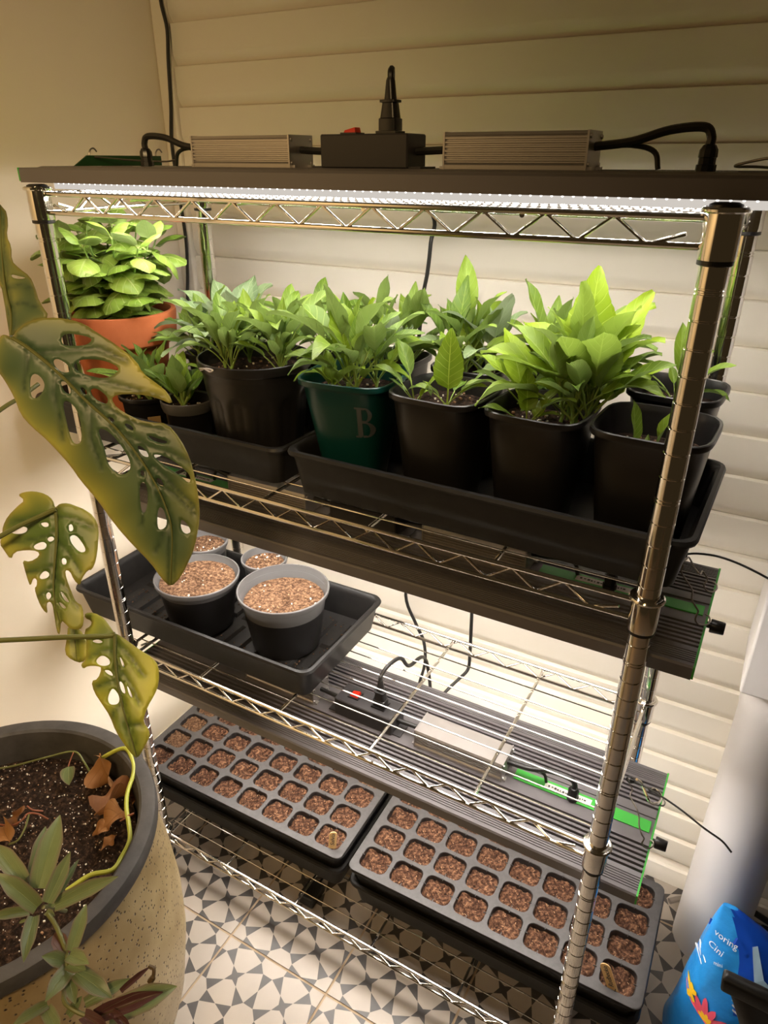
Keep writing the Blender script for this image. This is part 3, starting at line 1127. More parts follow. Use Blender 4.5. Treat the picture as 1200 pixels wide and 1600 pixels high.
# ------------------------------------------------------------------ pots
def soil_disc(parent, rad, e, z, mt, seed=1, amp=.004, n=16, crumbs=30):
    rnd = random.Random(seed)
    mb = MB()
    rings = []
    for i in range(n // 2 + 1):
        rr = rad * (1 - i / (n // 2)) if i < n // 2 else .001
        rings.append([(x, y, z + rnd.uniform(-1, 1) * amp * (.5 if i else .2)) for x, y, _ in sring(max(rr, .001), e if i < 4 else 2, 0, 40)])
    mb.loft(rings, True, False, True)
    o = part('soil', mb, [mt, M['perlite'], M['chips']], parent, ang=80)
    if crumbs:
        c = MB()
        for _ in range(crumbs):
            a, b = rnd.uniform(0, 2 * PI), rad * .9 * math.sqrt(rnd.random())
            q = rnd.uniform(.001, .0024)
            c.box((b * math.cos(a), b * math.sin(a), z + .002), (q, q * rnd.uniform(.6, 2.2), q), rnd.choice((0, 0, 1)), Matrix.Rotation(rnd.uniform(0, 6), 3, 'Z'))
        part('crumbs', c, [M['chips'], M['perlite']], o, smooth=False, kind='stuff')
    return o


def square_pot(parent, wtop, h, mt, depth=.022, soil=True, seed=1, wb=None, smt=None):
    """rounded-square nursery pot with a rolled lip"""
    wb = wb or wtop * .70
    a, b = wtop / 2, wb / 2
    rings = [sring(b - .006, 2.6, .0015), sring(b - .002, 2.7, 0), sring(b, 2.7, .003)]
    for f in (.25, .5, .75, .92):
        rings.append(sring(b + (a - .004 - b) * f, 2.7 + 1.6 * f, h * f))
    e = 4.4
    rings += [sring(a - .0040, e, h - .010), sring(a - .0034, e, h - .0085), sring(a - .0005, e, h - .008), sring(a, e, h - .0065), sring(a, e, h - .001), sring(a - .0012, e, h), sring(a - .0035, e, h - .0006), sring(a - .0055, e, h - .006)]
    ri = b + (a - .006 - b) * (1 - depth * 1.0 / h)
    rings += [sring(a - .0062, e, h - .010), sring(ri, 4.0, h - depth - .004)]
    mb = MB().loft(rings, True, True, False)
    p = part('pot', mb, mt, parent, ang=38)
    if soil:
        soil_disc(parent, ri - .0004, 4.0, h - depth, smt or M['soil'], seed)
    return p


def round_pot(parent, dtop, h, mt, dbot=None, depth=.02, lip=.010, seed=1, flutes=0, smt=None, crumbs=30, wall=.0022, name='pot'):
    a, b = dtop / 2, (dbot or dtop * .72) / 2
    n = 96 if flutes else 36
    rings = []

    def rg(r, z):
        out = []
        for j in range(n):
            an = 2 * PI * j / n
            rr = r
            if flutes:
                u = (an * flutes / (2 * PI)) % 1 - .5
                top = h * .70 - h * .10 * (abs(u) / .36) ** 2.2 if abs(u) < .36 else 0
                if z < top:
                    rr -= .0022
            out.append((rr * math.cos(an), rr * math.sin(an), z))
        return out
    rings += [rg(b - .006, .0015), rg(b - .002, 0), rg(b, .002)]
    m_ = 26 if flutes else 5
    for i in range(1, m_ + 1):
        f = i / m_ * (h - lip - .006) / h
        rings.append(rg(b + (a - .004 - b) * f, h * f))
    rings += [rg(a - .0038, h - lip - .001), rg(a - .0006, h - lip), rg(a, h - lip + .001), rg(a + .0004, h - .0012), rg(a - .0006, h), rg(a - wall, h - .0004)]
    ri = b + (a - wall - .003 - b) * (1 - depth / h)
    rings += [rg(a - wall - .0015, h - lip), rg(ri, h - depth - .005)]
    p = part(name, MB().loft(rings, True, True, False), mt, parent, ang=38)
    soil_disc(parent, ri - .0003, 2, h - depth, smt or M['soil'], seed, crumbs=crumbs)
    return p


ZT = SHELF[1] + DZ + .0042                  # floor of the plant trays

GS = 'potted seedlings on the plant shelf'


def potted(label, x, y, z=ZT, rotz=0, group=GS, cat='potted plant', name='potted_seedling'):
    return thing(name, label, cat, (x, y, z), (0, 0, rotz), group)


# --- large round nursery pot, two leafy clumps
t = potted('large round black nursery pot with arched flutes and two leafy clumps', -.612, .112)
round_pot(t, .168, .163, M['black_plastic'], .128, .022, .014, 4, 12)
for i, (x, y, n, s) in enumerate(((-.042, -.018, 15, 1.02), (-.016, -.034, 12, .88), (-.035, .030, 12, 1.0), (.045, .005, 15, 1.05), (.060, -.018, 9, .8), (.022, .045, 13, 1.1), (-.062, .005, 9, .9))):
    shoot(t, (x, y, .142), n, 's', s, .016, 100 + i, .04, .50)
tie = MB().tube(smooth_path([(-.030, -.0855, .1580), (-.018, -.0885, .160), (-.008, -.0890, .157), (-.004, -.0875, .1595), (-.016, -.088, .1605), (-.028, -.0865, .1560)]), .0013, 6)
part('wire_twist', tie, M['driver'], t)

# --- dark green square pot with the letter
tg = potted('dark green square pot with a grey letter B on its side', -.432, .104, rotz=R(7))
square_pot(tg, .134, .163, M['green_pot'], .024, True, 5, .078)
for i, (x, y, n, k_, s, h) in enumerate(((-.012, .004, 13, 's', 1.25, .03), (.008, -.014, 10, 's', 1.0, .02), (-.024, -.024, 7, 'b', .6, .012), (.022, .02, 9, 's', 1.1, .02))):
    shoot(tg, (x, y, .139), n, k_, s, h, 140 + i, .05, .7)
sB = part('shoot', MB().tube([(0, 0, -.004), (0, 0, .012)], .0022, 6), M['stem'], tg, loc=(-.006, -.012, .139))
put_leaf(sB, LV['b', 4], (.008, 0, .004), R(-95), .62, 1.12)
put_leaf(sB, LV['b', 4], (-.004, 0, .000), R(95), .78, .95)
put_leaf(sB, LV['b', 1], (0, .002, .02), R(60), .12, 1.25)
put_leaf(sB, LV['b', 0], (.006, .01, .02), R(-50), .22, 1.15)
put_leaf(sB, LV['b', 1], (.004, .004, .02), R(-100), .25, .95)


def letter_B(parent, cx, cz, wd, hh, yfun):
    """serif B built of a stem, serifs and two bowls, wrapped on the pot side"""
    mb = MB()

    def quad(pts):
        mb.add([(x, yfun(x, z), z) for x, z in pts], [tuple(range(len(pts)))])

    def q(x0, x1, z0, z1):
        quad([(cx + x0 * wd, cz + z0 * hh), (cx + x1 * wd, cz + z0 * hh), (cx + x1 * wd, cz + z1 * hh), (cx + x0 * wd, cz + z1 * hh)])
    q(-.36, -.10, -.44, .44)
    q(-.50, .10, .44, .50)
    q(-.50, .12, -.50, -.44)

    def bowl(zc, rz, x0, rx, thick):
        N_ = 12
        for i in range(N_):
            a0, a1 = -PI / 2 + PI * i / N_, -PI / 2 + PI * (i + 1) / N_

            def P(a, k1, k2):
                return (cx + (x0 + rx * k1 * math.cos(a)) * wd, cz + (zc + rz * k2 * math.sin(a)) * hh)
            ki = 1 - thick
            quad([P(a0, 1, 1), P(a1, 1, 1), P(a1, ki, .80), P(a0, ki, .80)])
    q(-.10, .08, .425, .50)
    q(-.10, .08, .02, .075)
    q(-.10, .10, -.02, .04)
    q(-.10, .10, -.50, -.425)
    bowl(.26, .24, .06, .36, .55)
    bowl(-.235, .265, .08, .42, .55)
    return part('letter', mb, M['grey_print'], parent, smooth=False)


def pot_side(x, z):
    f = z / .163
    b, a = .039, .063
    rad = b + (a - b) * f
    e = 2.7 + 1.6 * f
    xx = min(abs(x) / rad, .98)
    return -rad * (1 - xx ** e) ** (1 / e) - .0006


letter_B(tg, .036, .112, .024, .044, pot_side)

# --- black square pots along the front
t1 = potted('black square pot with two young shoots, right of the green pot', -.2945, .104, rotz=R(-4))
square_pot(t1, .126, .161, M['black_plastic'], .022, True, 6)
s = shoot(t1, (.012, -.020, .140), 3, 's', .62, .008, 160, .5, .9)
put_leaf(s, LV['b', 0], (0, 0, .004), R(20), .05, 1.05)
put_leaf(s, LV['s', 2], (0, 0, .004), R(-80), .55, .75)
put_leaf(s, LV['s', 3], (0, 0, .002), R(100), .65, .65)
s = shoot(t1, (-.030, -.030, .140), 2, 's', .5, .006, 161, .6, 1.0)
put_leaf(s, LV['s', 1], (0, 0, .002), R(60), .30, .95)
put_leaf(s, LV['b', 1], (.004, -.004, .001), R(-60), .45, .62)
put_leaf(s, LV['s', 2], (0, 0, .002), R(100), .50, .8)

t2 = potted('black square pot with the tall bushy clump of broad bright leaves', -.1665, .102, rotz=R(-3))
square_pot(t2, .122, .160, M['black_plastic'], .022, True, 7)
for i, (x, y, n, k_, s, h) in enumerate(((.036, .020, 11, 'b', 1.42, .050), (.022, .030, 9, 'b', 1.30, .045), (.050, .026, 11, 'b', 1.25, .045), (.036, .006, 13, 's', 1.15, .035), (.052, .008, 12, 's', 1.05, .025), (.018, .016, 9, 's', 1.0, .02))):
    shoot(t2, (x, y, .140), n, k_, s, h, 180 + i, .02, .72, name='shoot')
s = shoot(t2, (-.006, -.030, .139), 4, 's', .55, .008, 190, .5, 1.0)
put_leaf(s, LV['b', 0], (-.002, 0, .004), R(40), .16, .72)
put_leaf(s, LV['b', 1], (.004, -.004, .002), R(-40), .45, .62)
put_leaf(s, LV['s', 2], (0, 0, .002), R(-95), .50, .75)
s = shoot(t2, (-.038, .030, .139), 3, 's', .8, .008, 191, .4, .9)
put_leaf(s, LV['b', 1], (0, .006, .004), R(55), .40, 1.15)
put_leaf(s, LV['b', 2], (0, .006, .004), R(100), .50, 1.0)

t3 = potted('black square pot with two narrow leaves, behind the front chrome post', -.036, .104, rotz=R(-2))
square_pot(t3, .131, .160, M['black_plastic'], .036, True, 8)
s = shoot(t3, (-.002, -.026, .124), 1, 's', .3, .004, 200, .6, .9)
put_leaf(s, LV['s', 0], (.004, 0, -.016), R(-70), .16, .92)
put_leaf(s, LV['s', 0], (-.012, 0, -.014), R(60), .04, .80)
put_leaf(s, LV['s', 2], (.022, -.004, -.012), R(-85), .40, .5)

t4 = potted('black square pot at the back right corner with one leafy shoot', -.034, .230, rotz=R(-3))
square_pot(t4, .114, .170, M['black_plastic'], .024, True, 9, .066)
s = shoot(t4, (.000, -.010, .145), 4, 's', .7, .012, 210, .3, .9)
put_leaf(s, LV['s', 0], (0, 0, .006), R(30), .10, 1.0)
put_leaf(s, LV['b', 0], (.004, 0, .006), R(-70), .35, .8)
put_leaf(s, LV['s', 4], (-.002, 0, .006), R(85), .60, 1.05)
put_leaf(s, LV['s', 3], (.004, 0, .004), R(-95), .7, .7)
put_leaf(s, LV['s', 3], (-.002, -.002, .004), R(120), .75, .95)

# --- back row
for i, (x, y, d, h, lab, cl) in enumerate((
        (-.440, .229, .100, .158, 'black pot of leafy seedlings behind the green pot', ((-.02, 0, 14, 's', 1.2), (.02, .01, 14, 's', 1.15), (0, -.02, 10, 'p', 1.0))),
        (-.308, .224, .106, .165, 'black pot of tall drooping leaves behind the pot of two young shoots', ((-.012, 0, 13, 's', 1.30), (.018, .008, 10, 'p', 1.25), (-.02, -.02, 12, 's', 1.15), (.0, .02, 8, 'b', .95))),
        (-.178, .224, .106, .158, 'black pot of pale pointed leaves behind the bushy clump', ((-.020, -.01, 9, 's', 1.2), (.014, .0, 11, 's', 1.1), (-.026, .012, 8, 'b', 1.05))))):
    tt = potted(lab, x, y)
    square_pot(tt, d, h, M['black_plastic'], .02, True, 20 + i)
    for j, (dx, dy, n, k_, sc) in enumerate(cl):
        shoot(tt, (dx, dy, h - .020), n, k_, sc, .030, 220 + 10 * i + j, .05, .85)
tt = potted('black pot of dense leaves in the back of the basil tray', -.566, .232)
square_pot(tt, .080, .140, M['black_plastic'], .02, True, 30)
for j, (dx, dy, n, k_, sc) in enumerate(((-.012, 0, 13, 's', 1.15), (.018, .008, 12, 's', 1.1))):
    shoot(tt, (dx, dy, .121), n, k_, sc, .03, 260 + j, .05, .75)

# --- small pots at the left
ts = potted('small round pot with a clear rim and two small seedlings', -.736, .088)
round_pot(ts, .080, .082, M['black_plastic'], .064, .014, .012, 11, name='pot')
part('clear_sleeve', MB().lathe([(.0385, .066), (.0412, .074), (.0418, .083), (.0408, .0845), (.0395, .083), (.0390, .074)], 32), M['clear_pot'], ts)
for i, (x, y, n) in enumerate(((.004, -.012, 6), (-.016, .004, 6))):
    shoot(ts, (x, y, .066), n + 1, 't', 1.75, .026, 300 + i, .06, .62, name='shoot')
ts2 = potted('small black pot left of the pot with two small seedlings', -.826, .090)
round_pot(ts2, .092, .080, M['black_plastic'], .070, .012, .008, 12)
st_ = MB().box((.0366, -.0262, .038), (.0006, .020, .026), 0, Matrix.Rotation(R(-36), 3, 'Z'))
part('paper_label', st_, M['wood'], ts2, smooth=False)
for i, (x, y, n, k_, s) in enumerate(((.006, .010, 8, 's', .72), (-.016, -.004, 7, 't', 1.7), (.018, -.012, 6, 't', 1.6))):
    shoot(ts2, (x, y, .066), n, k_, s * 1.2, .026, 310 + i, .08, .75)
ts3 = potted('black pot of pale bushy seedlings behind the small clear-rimmed pot', -.750, .200)
square_pot(ts3, .110, .135, M['black_plastic'], .018, True, 13)
for i, (x, y, n, k_, s) in enumerate(((-.022, -.012, 10, 'p', 1.0), (.020, -.01, 11, 'p', .95), (0, .022, 13, 'p', 1.15), (-.03, -.03, 9, 's', .8), (.006, -.034, 9, 's', .75), (.026, .024, 10, 'p', 1.05))):
    shoot(ts3, (x, y, .115), n, k_, s * 1.25, .030, 320 + i, .06, .8)

# --- basil in terracotta
tb = potted('bushy basil plant in a terracotta pot behind the front left post', -.935, .150, name='potted_basil', group=None)
mb = MB().lathe([(.054, .0), (.058, .001), (.0785, .140), (.0785, .142), (.090, .142), (.0925, .145), (.0965, .190), (.0955, .193), (.088, .193), (.086, .190), (.080, .165)], 48, cap0=True)
part('pot', mb, M['terracotta'], tb, ang=30)
soil_disc(tb, .0808, 2, .168, M['soil'], 14)
rnd = random.Random(77)
stems = []
for i in range(14):
    a = i * 2.39996
    rr = .062 * math.sqrt((i + .5) / 14)
    b_ = Vector((rr * .55 * math.cos(a), rr * .55 * math.sin(a), .166))
    e_ = Vector((rr * 1.55 * math.cos(a), rr * 1.55 * math.sin(a), .166 + .165 - rr * .55))
    st_ = part('stem', MB().tube([b_, b_.lerp(e_, .5) + Vector((0, 0, .01)), e_], [.0022, .0018, .0012], 6), M['stem'], tb)
    stems.append((st_, b_, e_, a))
for st_, b_, e_, a in stems:
    for lv in range(7):
        f = .18 + .82 * lv / 6
        p = b_.lerp(e_, f) + Vector((0, 0, .01 * (1 - abs(2 * f - 1))))
        for sd in (0, 1):
            az = a + lv * PI / 2 + sd * PI + rnd.uniform(-.4, .4)
            k_ = (1.12 if lv < 6 else .8) * rnd.uniform(.8, 1.2)
            put_leaf(st_, LV['bas', rnd.choice((1, 2, 3, 4))], p, az, rnd.uniform(.75, 1.75) if lv < 6 else rnd.uniform(.3, .9), k_, rnd.uniform(-.3, .3))

# ------------------------------------------------------------------ smoky clear seed pots on the lower tray
ZM = SHELF[2] + DZ + .0042 + .0055


def seed_pot(label, x, y, d, h, seed, fill=.012, zk=.80):
    t = thing('seed_pot', label, 'pot', (x, y, ZM), (0, 0, 0), 'smoky seed pots filled with dry mix')
    a, b = d / 2, d / 2 * .76
    n = 44
    zi = h * zk
    rb = lambda z: b + (a - .004 - b) * z / h
    part('pot', MB().lathe([(b - .005, .001), (b - .001, 0), (b, .003), (rb(zi), zi), (rb(zi) - .001, zi + .001), (rb(zi) - .003, zi), (b - .003, .004)], n, cap0=True), M['black_plastic'], t, ang=40)
    up = MB().lathe([(rb(zi), zi), (rb(h * .86), h * .86), (rb(h * .86) + .0008, h * .87), (rb(h - .012), h - .012), (a - .001, h - .010), (a, h - .008), (a + .001, h - .001), (a, h), (a - .002, h), (a - .004, h - .010), (rb(h * .86) - .002, h * .86), (rb(zi) - .002, zi)], n)
    part('clear_rim', up, M['clear_pot'], t, ang=40)
    zs = h - fill
    soil_disc(t, rb(zs) - .0025, 2, zs, M['soil_dry'], seed, .004, 18, 30)
    if zs > zi:
        lin_ = MB().lathe([(rb(zi) - .0022, zi - .004), (rb(zs) - .0022, zs - .001)], n)
        part('soil_wall', lin_, M['soil'], t)
    return t


seed_pot('smoky seed pot in the middle tray, nearest the leaf tip', -.803, .122, .158, .105, 31)
seed_pot('smoky seed pot with the widest clear rim, at the right of its tray', -.622, .152, .166, .116, 32, .024, .68)
seed_pot('smoky seed pot half hidden behind the two front ones, under the light', -.728, .232, .090, .108, 33)
seed_pot('smoky seed pot at the back left of its tray, behind the big leaf', -.880, .226, .098, .108, 34)

# ------------------------------------------------------------------ big planter at the left
PC, PZ, PR = Vector((-.768, -.3755, 0)), .540, .234
tp_ = thing('planter', 'large round tan dimpled planter with a dark grey rim, on the tiles', 'planter', PC)
body = [(.150, .002), (.172, .0), (.182, .006), (.205, .06), (.228, .14), (.242, .24), (.245, .32), (.240, .40), (.231, .47), (.222, .516), (.220, .518)]
part('pot', MB().lathe(body, 96, cap0=True), M['planter'], tp_, ang=30)
rim = [(.2205, .512), (.2325, .514), (.2345, .519), (.2345, .533), (.2325, .539), (.229, .540), (.213, .5385), (.209, .535), (.205, .520), (.200, .470), (.197, .44)]
part('rim', MB().lathe(rim, 96), M['planter_rim'], tp_, ang=30)
soil_disc(tp_, .1985, 2, .487, M['soil'], 21, .010, 44, 0)
rnd = random.Random(8)
pm = MB()
for i in range(1100):
    a, b = rnd.uniform(0, 2 * PI), .192 * math.sqrt(rnd.random())
    q = abs(rnd.gauss(0, .0006)) + .0005
    pm.box((b * math.cos(a), b * math.sin(a), .490 + rnd.uniform(-.002, .004)), (q * 1.4, q, q), 0 if rnd.random() < .72 else 1, Matrix.Rotation(rnd.uniform(0, 6), 3, 'Z'))
part('perlite_grains', pm, [M['perlite'], M['chips']], tp_, smooth=False, kind='stuff')


def leaf_between(parent, me, p0, p1, nrm, wk=1.0, name='leaf'):
    p0, p1 = Vector(p0), Vector(p1)
    tip = max(me.vertices, key=lambda v: v.co.y ** 2 + v.co.z ** 2 + 0 * v.co.x).co
    tl = math.hypot(tip.y, tip.z)
    ang = math.atan2(tip.y, tip.z)
    z = (p1 - p0)
    k_ = z.length / tl
    z.normalize()
    n = Vector(nrm)
    n = (n - z * n.dot(z)).normalized()
    y = -n
    x = y.cross(z)
    rot = Matrix((x, y, z)).transposed().to_4x4() @ Matrix.Rotation(ang, 4, 'X')
    o = link(name, me, parent)
    o.matrix_local = Matrix.Translation(p0) @ rot @ Matrix.Diagonal((k_ * wk, k_, k_, 1))
    return o


def world_thing(name, label, cat, at, group=None):
    return thing(name, label, cat, at, (0, 0, 0), group)


TL = [leaf_mesh('leaf', .10, .024, .002, a, f, M['trades'], 'strap', .0, .0, nu=12, seed=60 + i) for i, (a, f) in enumerate(((.25, .5), (.7, .45), (-.3, .6)))]
TP = [leaf_mesh('leaf', .08, .022, .002, a, f, M['trades_purple'], 'strap', .04, .0, nu=12, seed=70 + i) for i, (a, f) in enumerate(((.3, .7), (.9, .8)))]


def zc(x, y, s=3.2, ox=0, oy=1100):
    return ox + x / s, oy + y / s


def trades(label, origin, leaves, stem_pts, wk=1.0):
    """leaves: (base px, tip px, base depth, tip depth, mesh, width)"""
    t = world_thing('tradescantia', label, 'plant', origin, 'trailing tradescantia in the planter')
    o = Vector(origin)
    s = part('stem', MB().tube(smooth_path([Vector(p) - o for p in stem_pts]), .0022, 8), M['petiole'], t)
    for b, e, db, de, me, wd in leaves:
        p0, p1 = ond(*zc(*b), db) - o, ond(*zc(*e), de) - o
        up = (CAM - o).normalized() + Vector((0, 0, .5))
        leaf_between(t, me, p0, p1, up, wd * 1.12)
    return t


d0 = .735
rs = ond(*zc(215, 1015), d0)
trades('olive green tradescantia rosette with strap leaves inside the planter edge', rs, [
    ((190, 930), (300, 555), d0, d0 + .05, TL[0], 1.25), ((165, 900), (228, 612), d0 + .01, d0 + .06, TL[0], 1.0), ((235, 1000), (352, 738), d0 - .01, d0 + .02, TL[2], 1.25),
    ((270, 1010), (592, 862), d0, d0 + .01, TL[0], .95), ((190, 1020), (-20, 845), d0 - .01, d0 - .02, TL[1], 1.25), ((150, 1035), (-60, 1070), d0 - .01, d0 - .03, TL[1], 1.1),
    ((170, 1060), (118, 1292), d0 - .01, d0 - .05, TL[1], 1.15), ((120, 890), (-30, 700), d0, d0 + .03, TL[0], 1.2), ((130, 960), (30, 745), d0, d0 + .03, TL[0], 1.0),
    ((250, 1020), (395, 775), d0 + .01, d0 + .05, TL[0], .7), ((230, 1040), (275, 1060), d0, d0 - .01, TL[1], 1.6), ((130, 1080), (95, 1095), d0, d0, TL[1], 1.6)],
    [rs + Vector((-.02, .03, -.06)), rs + Vector((-.01, .01, -.02)), rs])
d1 = .690
r1 = ond(*zc(335, 1265), d1)
trades('tradescantia stem end with upright olive leaves just outside the planter rim', r1, [
    ((355, 1240), (432, 1000), d1, d1 + .03, TL[0], 1.25), ((330, 1260), (275, 1140), d1, d1 + .02, TP[0], 1.7), ((330, 1290), (208, 1262), d1, d1 - .02, TL[1], 1.8), ((345, 1255), (445, 1300), d1, d1 - .02, TL[1], 1.6),
    ((330, 1290), (430, 1330), d1, d1 - .02, TL[2], 1.5), ((360, 1310), (225, 1490), d1, d1 - .04, TL[1], 1.5), ((345, 1370), (375, 1500), d1 - .01, d1 - .03, TL[1], 1.7)],
    [ond(*zc(240, 1050), d0 - .012), ond(*zc(285, 1120), d0 - .025), r1, ond(*zc(320, 1420), d1 - .01)])
d2 = .665
r2_ = ond(*zc(330, 1500), d2)
trades('lowest tradescantia stem with purple-backed leaves hanging over the planter front', r2_, [
    ((540, 1560), (885, 1412), d2, d2 + .02, TL[1], 1.35), ((420, 1500), (655, 1372), d2, d2 + .02, TL[0], 1.1), ((600, 1440), (752, 1312), d2, d2 + .02, TP[0], .6), ((470, 1570), (815, 1440), d2 - .01, d2 + .0, TP[0], .85),
    ((380, 1340), (560, 1470), d1 - .01, d2, TL[1], 1.4), ((240, 1500), (60, 1610), d2, d2 - .02, TL[1], 1.3), ((340, 1560), (410, 1460), d2, d2, TL[2], 1.6), ((230, 1520), (300, 1660), d2, d2 - .02, TL[1], 1.6),
    ((420, 1560), (560, 1660), d2 - .01, d2 - .03, TP[1], 1.1), ((560, 1540), (660, 1640), d2 - .01, d2 - .02, TP[1], 1.0), ((180, 1500), (200, 1560), d2, d2 - .01, TL[1], 1.8)],
    [ond(*zc(320, 1425), d1 - .012), r2_, ond(*zc(440, 1560), d2 - .005), ond(*zc(560, 1550), d2 - .004)])
cl = part('curled_tip', MB().tube(smooth_path([ond(*zc(745, 1312), d2 + .02), ond(*zc(768, 1325), d2 + .018), ond(*zc(765, 1365), d2 + .016), ond(*zc(745, 1395), d2 + .016)]), [.002] * 12 + [.003] * 6 + [.001], 6), M['trades_purple'], None)
cl_parent = [o for o in bpy.data.objects if o.get('label', '').startswith('lowest tradescantia')][0]
cl.parent = cl_parent
cl.location = -Vector(r2_)

# dead leaves and runners on the planter soil
ZP = .492
DL = [leaf_mesh('dead_leaf', .06, .034, .004, a, f, M['dead'], 'ovate', .40, .25, nu=14, nv=10, seed=80 + i) for i, (a, f) in enumerate(((1.3, .7), (1.8, 1.0), (-1.0, .8)))]


def dead(label, b, e, zb, ze, q, wd=1.0, up=(.2, -.6, 1)):
    p0, p1 = onz(*zc(*b), zb), onz(*zc(*e), ze)
    sh_ = (PC - p0) * .09
    p0, p1 = p0 + Vector((sh_.x, sh_.y, .002)), p1 + Vector((sh_.x, sh_.y, .002))
    o = leaf_between(None, DL[q], p0, p1, up, wd * 1.3, 'dead_leaf')
    tag(o, label, 'dead leaf', 'dead leaves on the planter soil')


dead('upright brown dead leaf against the back right of the planter rim', (548, 215), (575, 400), ZP + .040, ZP + .012, 0, 1.0, (.1, -1, .5))
dead('largest tan dead leaf leaning on the planter rim', (520, 545), (700, 360), ZP + .014, ZP + .036, 0, .8, (-.4, -.5, 1))
dead('crumpled brown dead leaf under the yellow vine', (690, 520), (560, 640), ZP + .016, ZP + .010, 1, 1.3)
dead('curled brown dead leaf beside the crumpled one', (600, 600), (520, 655), ZP + .012, ZP + .008, 1, 1.4)
dead('small reddish dead leaf near the front end of the yellow vine', (645, 650), (565, 735), ZP + .016, ZP + .008, 2, .9)
dead('brown dead leaf at the left frame edge on the soil', (60, 690), (-10, 580), ZP + .008, ZP + .022, 0, 1.1)
dead('narrow brown dead leaf tucked under the pink runner', (60, 620), (130, 500), ZP + .008, ZP + .026, 2, .8)

v = world_thing('trailing_vine', 'yellow-green vine lying along the inside of the planter rim', 'vine', onz(*zc(640, 600), ZP + .02))
o_ = Vector(v.location)
vp = [onz(*zc(490, 410), ZP + .004), onz(*zc(487, 300), ZP + .022), onz(*zc(545, 250), ZP + .040), onz(*zc(625, 222), ZP + .050), onz(*zc(660, 275), ZP + .046), onz(*zc(668, 345), ZP + .044), onz(*zc(638, 440), ZP + .040), onz(*zc(632, 520), ZP + .036),
      onz(*zc(644, 600), ZP + .032), onz(*zc(648, 680), ZP + .026), onz(*zc(610, 760), ZP + .020), onz(*zc(560, 830), ZP + .018), onz(*zc(450, 856), ZP + .016), onz(*zc(330, 935), ZP + .01)]
part('stem', MB().tube(smooth_path([p - o_ for p in vp]), .0033, 8), M['vine'], v)
part('tendril', MB().tube(smooth_path([onz(*zc(636, 560), ZP + .036) - o_, onz(*zc(668, 548), ZP + .036) - o_, onz(*zc(600, 585), ZP + .03) - o_]), .0014, 6), M['brown_stem'], v)

v = world_thing('runner', 'thin runner arching over the planter soil with one small leaf', 'vine', onz(*zc(370, 240), ZP + .02))
o_ = Vector(v.location)
part('stem', MB().tube(smooth_path([p - o_ for p in (onz(*zc(-60, 330), ZP + .004), onz(*zc(60, 312), ZP + .012), onz(*zc(220, 270), ZP + .026), onz(*zc(368, 238), ZP + .034), onz(*zc(420, 290), ZP + .026), onz(*zc(460, 362), ZP + .004))]), .0016, 6), M['petiole'], v)
part('leaf_stalk', MB().tube(smooth_path([p - o_ for p in (onz(*zc(368, 240), ZP + .034), onz(*zc(350, 285), ZP + .028), onz(*zc(342, 312), ZP + .024))]), .0010, 6), M['brown_stem'], v)
leaf_between(v, leaf_mesh('leaf', .03, .026, .002, .4, .3, M['trades'], 'ovate', .03, nu=10), onz(*zc(345, 308), ZP + .025) - o_, onz(*zc(345, 405), ZP + .012) - o_, (.1, -.5, 1))
v = world_thing('runner', 'pink runner with a bent stalk at the left of the planter soil', 'vine', onz(*zc(130, 510), ZP + .02))
o_ = Vector(v.location)
part('stem', MB().tube(smooth_path([p - o_ for p in (onz(*zc(-30, 600), ZP + .01), onz(*zc(60, 606), ZP + .018), onz(*zc(110, 580), ZP + .024), onz(*zc(140, 548), ZP + .026), onz(*zc(190, 550), ZP + .022), onz(*zc(240, 575), ZP + .006))]), .0014, 6), M['brown_stem'], v)
part('stem', MB().tube(smooth_path([p - o_ for p in (onz(*zc(135, 510), ZP + .030), onz(*zc(165, 530), ZP + .026), onz(*zc(215, 535), ZP + .018))]), .0012, 6), M['brown_stem'], v)
part('stem', MB().tube(smooth_path([p - o_ for p in (onz(*zc(145, 552), ZP + .026), onz(*zc(125, 620), ZP + .020), onz(*zc(90, 680), ZP + .012), onz(*zc(45, 702), ZP + .006))]), .0014, 6), M['petiole'], v)


# ------------------------------------------------------------------ swiss-cheese monstera reaching in from the left
def inside(p, poly):
    x, y = p
    c = False
    j = len(poly) - 1
    for i in range(len(poly)):
        xi, yi = poly[i]
        xj, yj = poly[j]
        if (yi > y) != (yj > y) and x < (xj - xi) * (y - yi) / (yj - yi + 1e-12) + xi:
            c = not c
        j = i
    return c


def seg_dist(P, poly, closed=True):
    """distance of points P (n,2) to a polyline"""
    A = np.array(poly, float)
    B = np.roll(A, -1, 0) if closed else A[1:]
    A = A if closed else A[:-1]
    d = np.full(len(P), 1e9)
    for a, b in zip(A, B):
        ab = b - a
        t = np.clip(((P - a) @ ab) / max(ab @ ab, 1e-9), 0, 1)
        d = np.minimum(d, np.hypot(*(P - (a + t[:, None] * ab)).T))
    return d


def rounded(poly, it=2):
    P = [tuple(map(float, p)) for p in poly]
    for _ in range(it):
        Q = []
        for i in range(len(P)):
            a, b = P[i], P[(i + 1) % len(P)]
            Q += [(a[0] * .75 + b[0] * .25, a[1] * .75 + b[1] * .25), (a[0] * .25 + b[0] * .75, a[1] * .25 + b[1] * .75)]
        P = Q
    return P


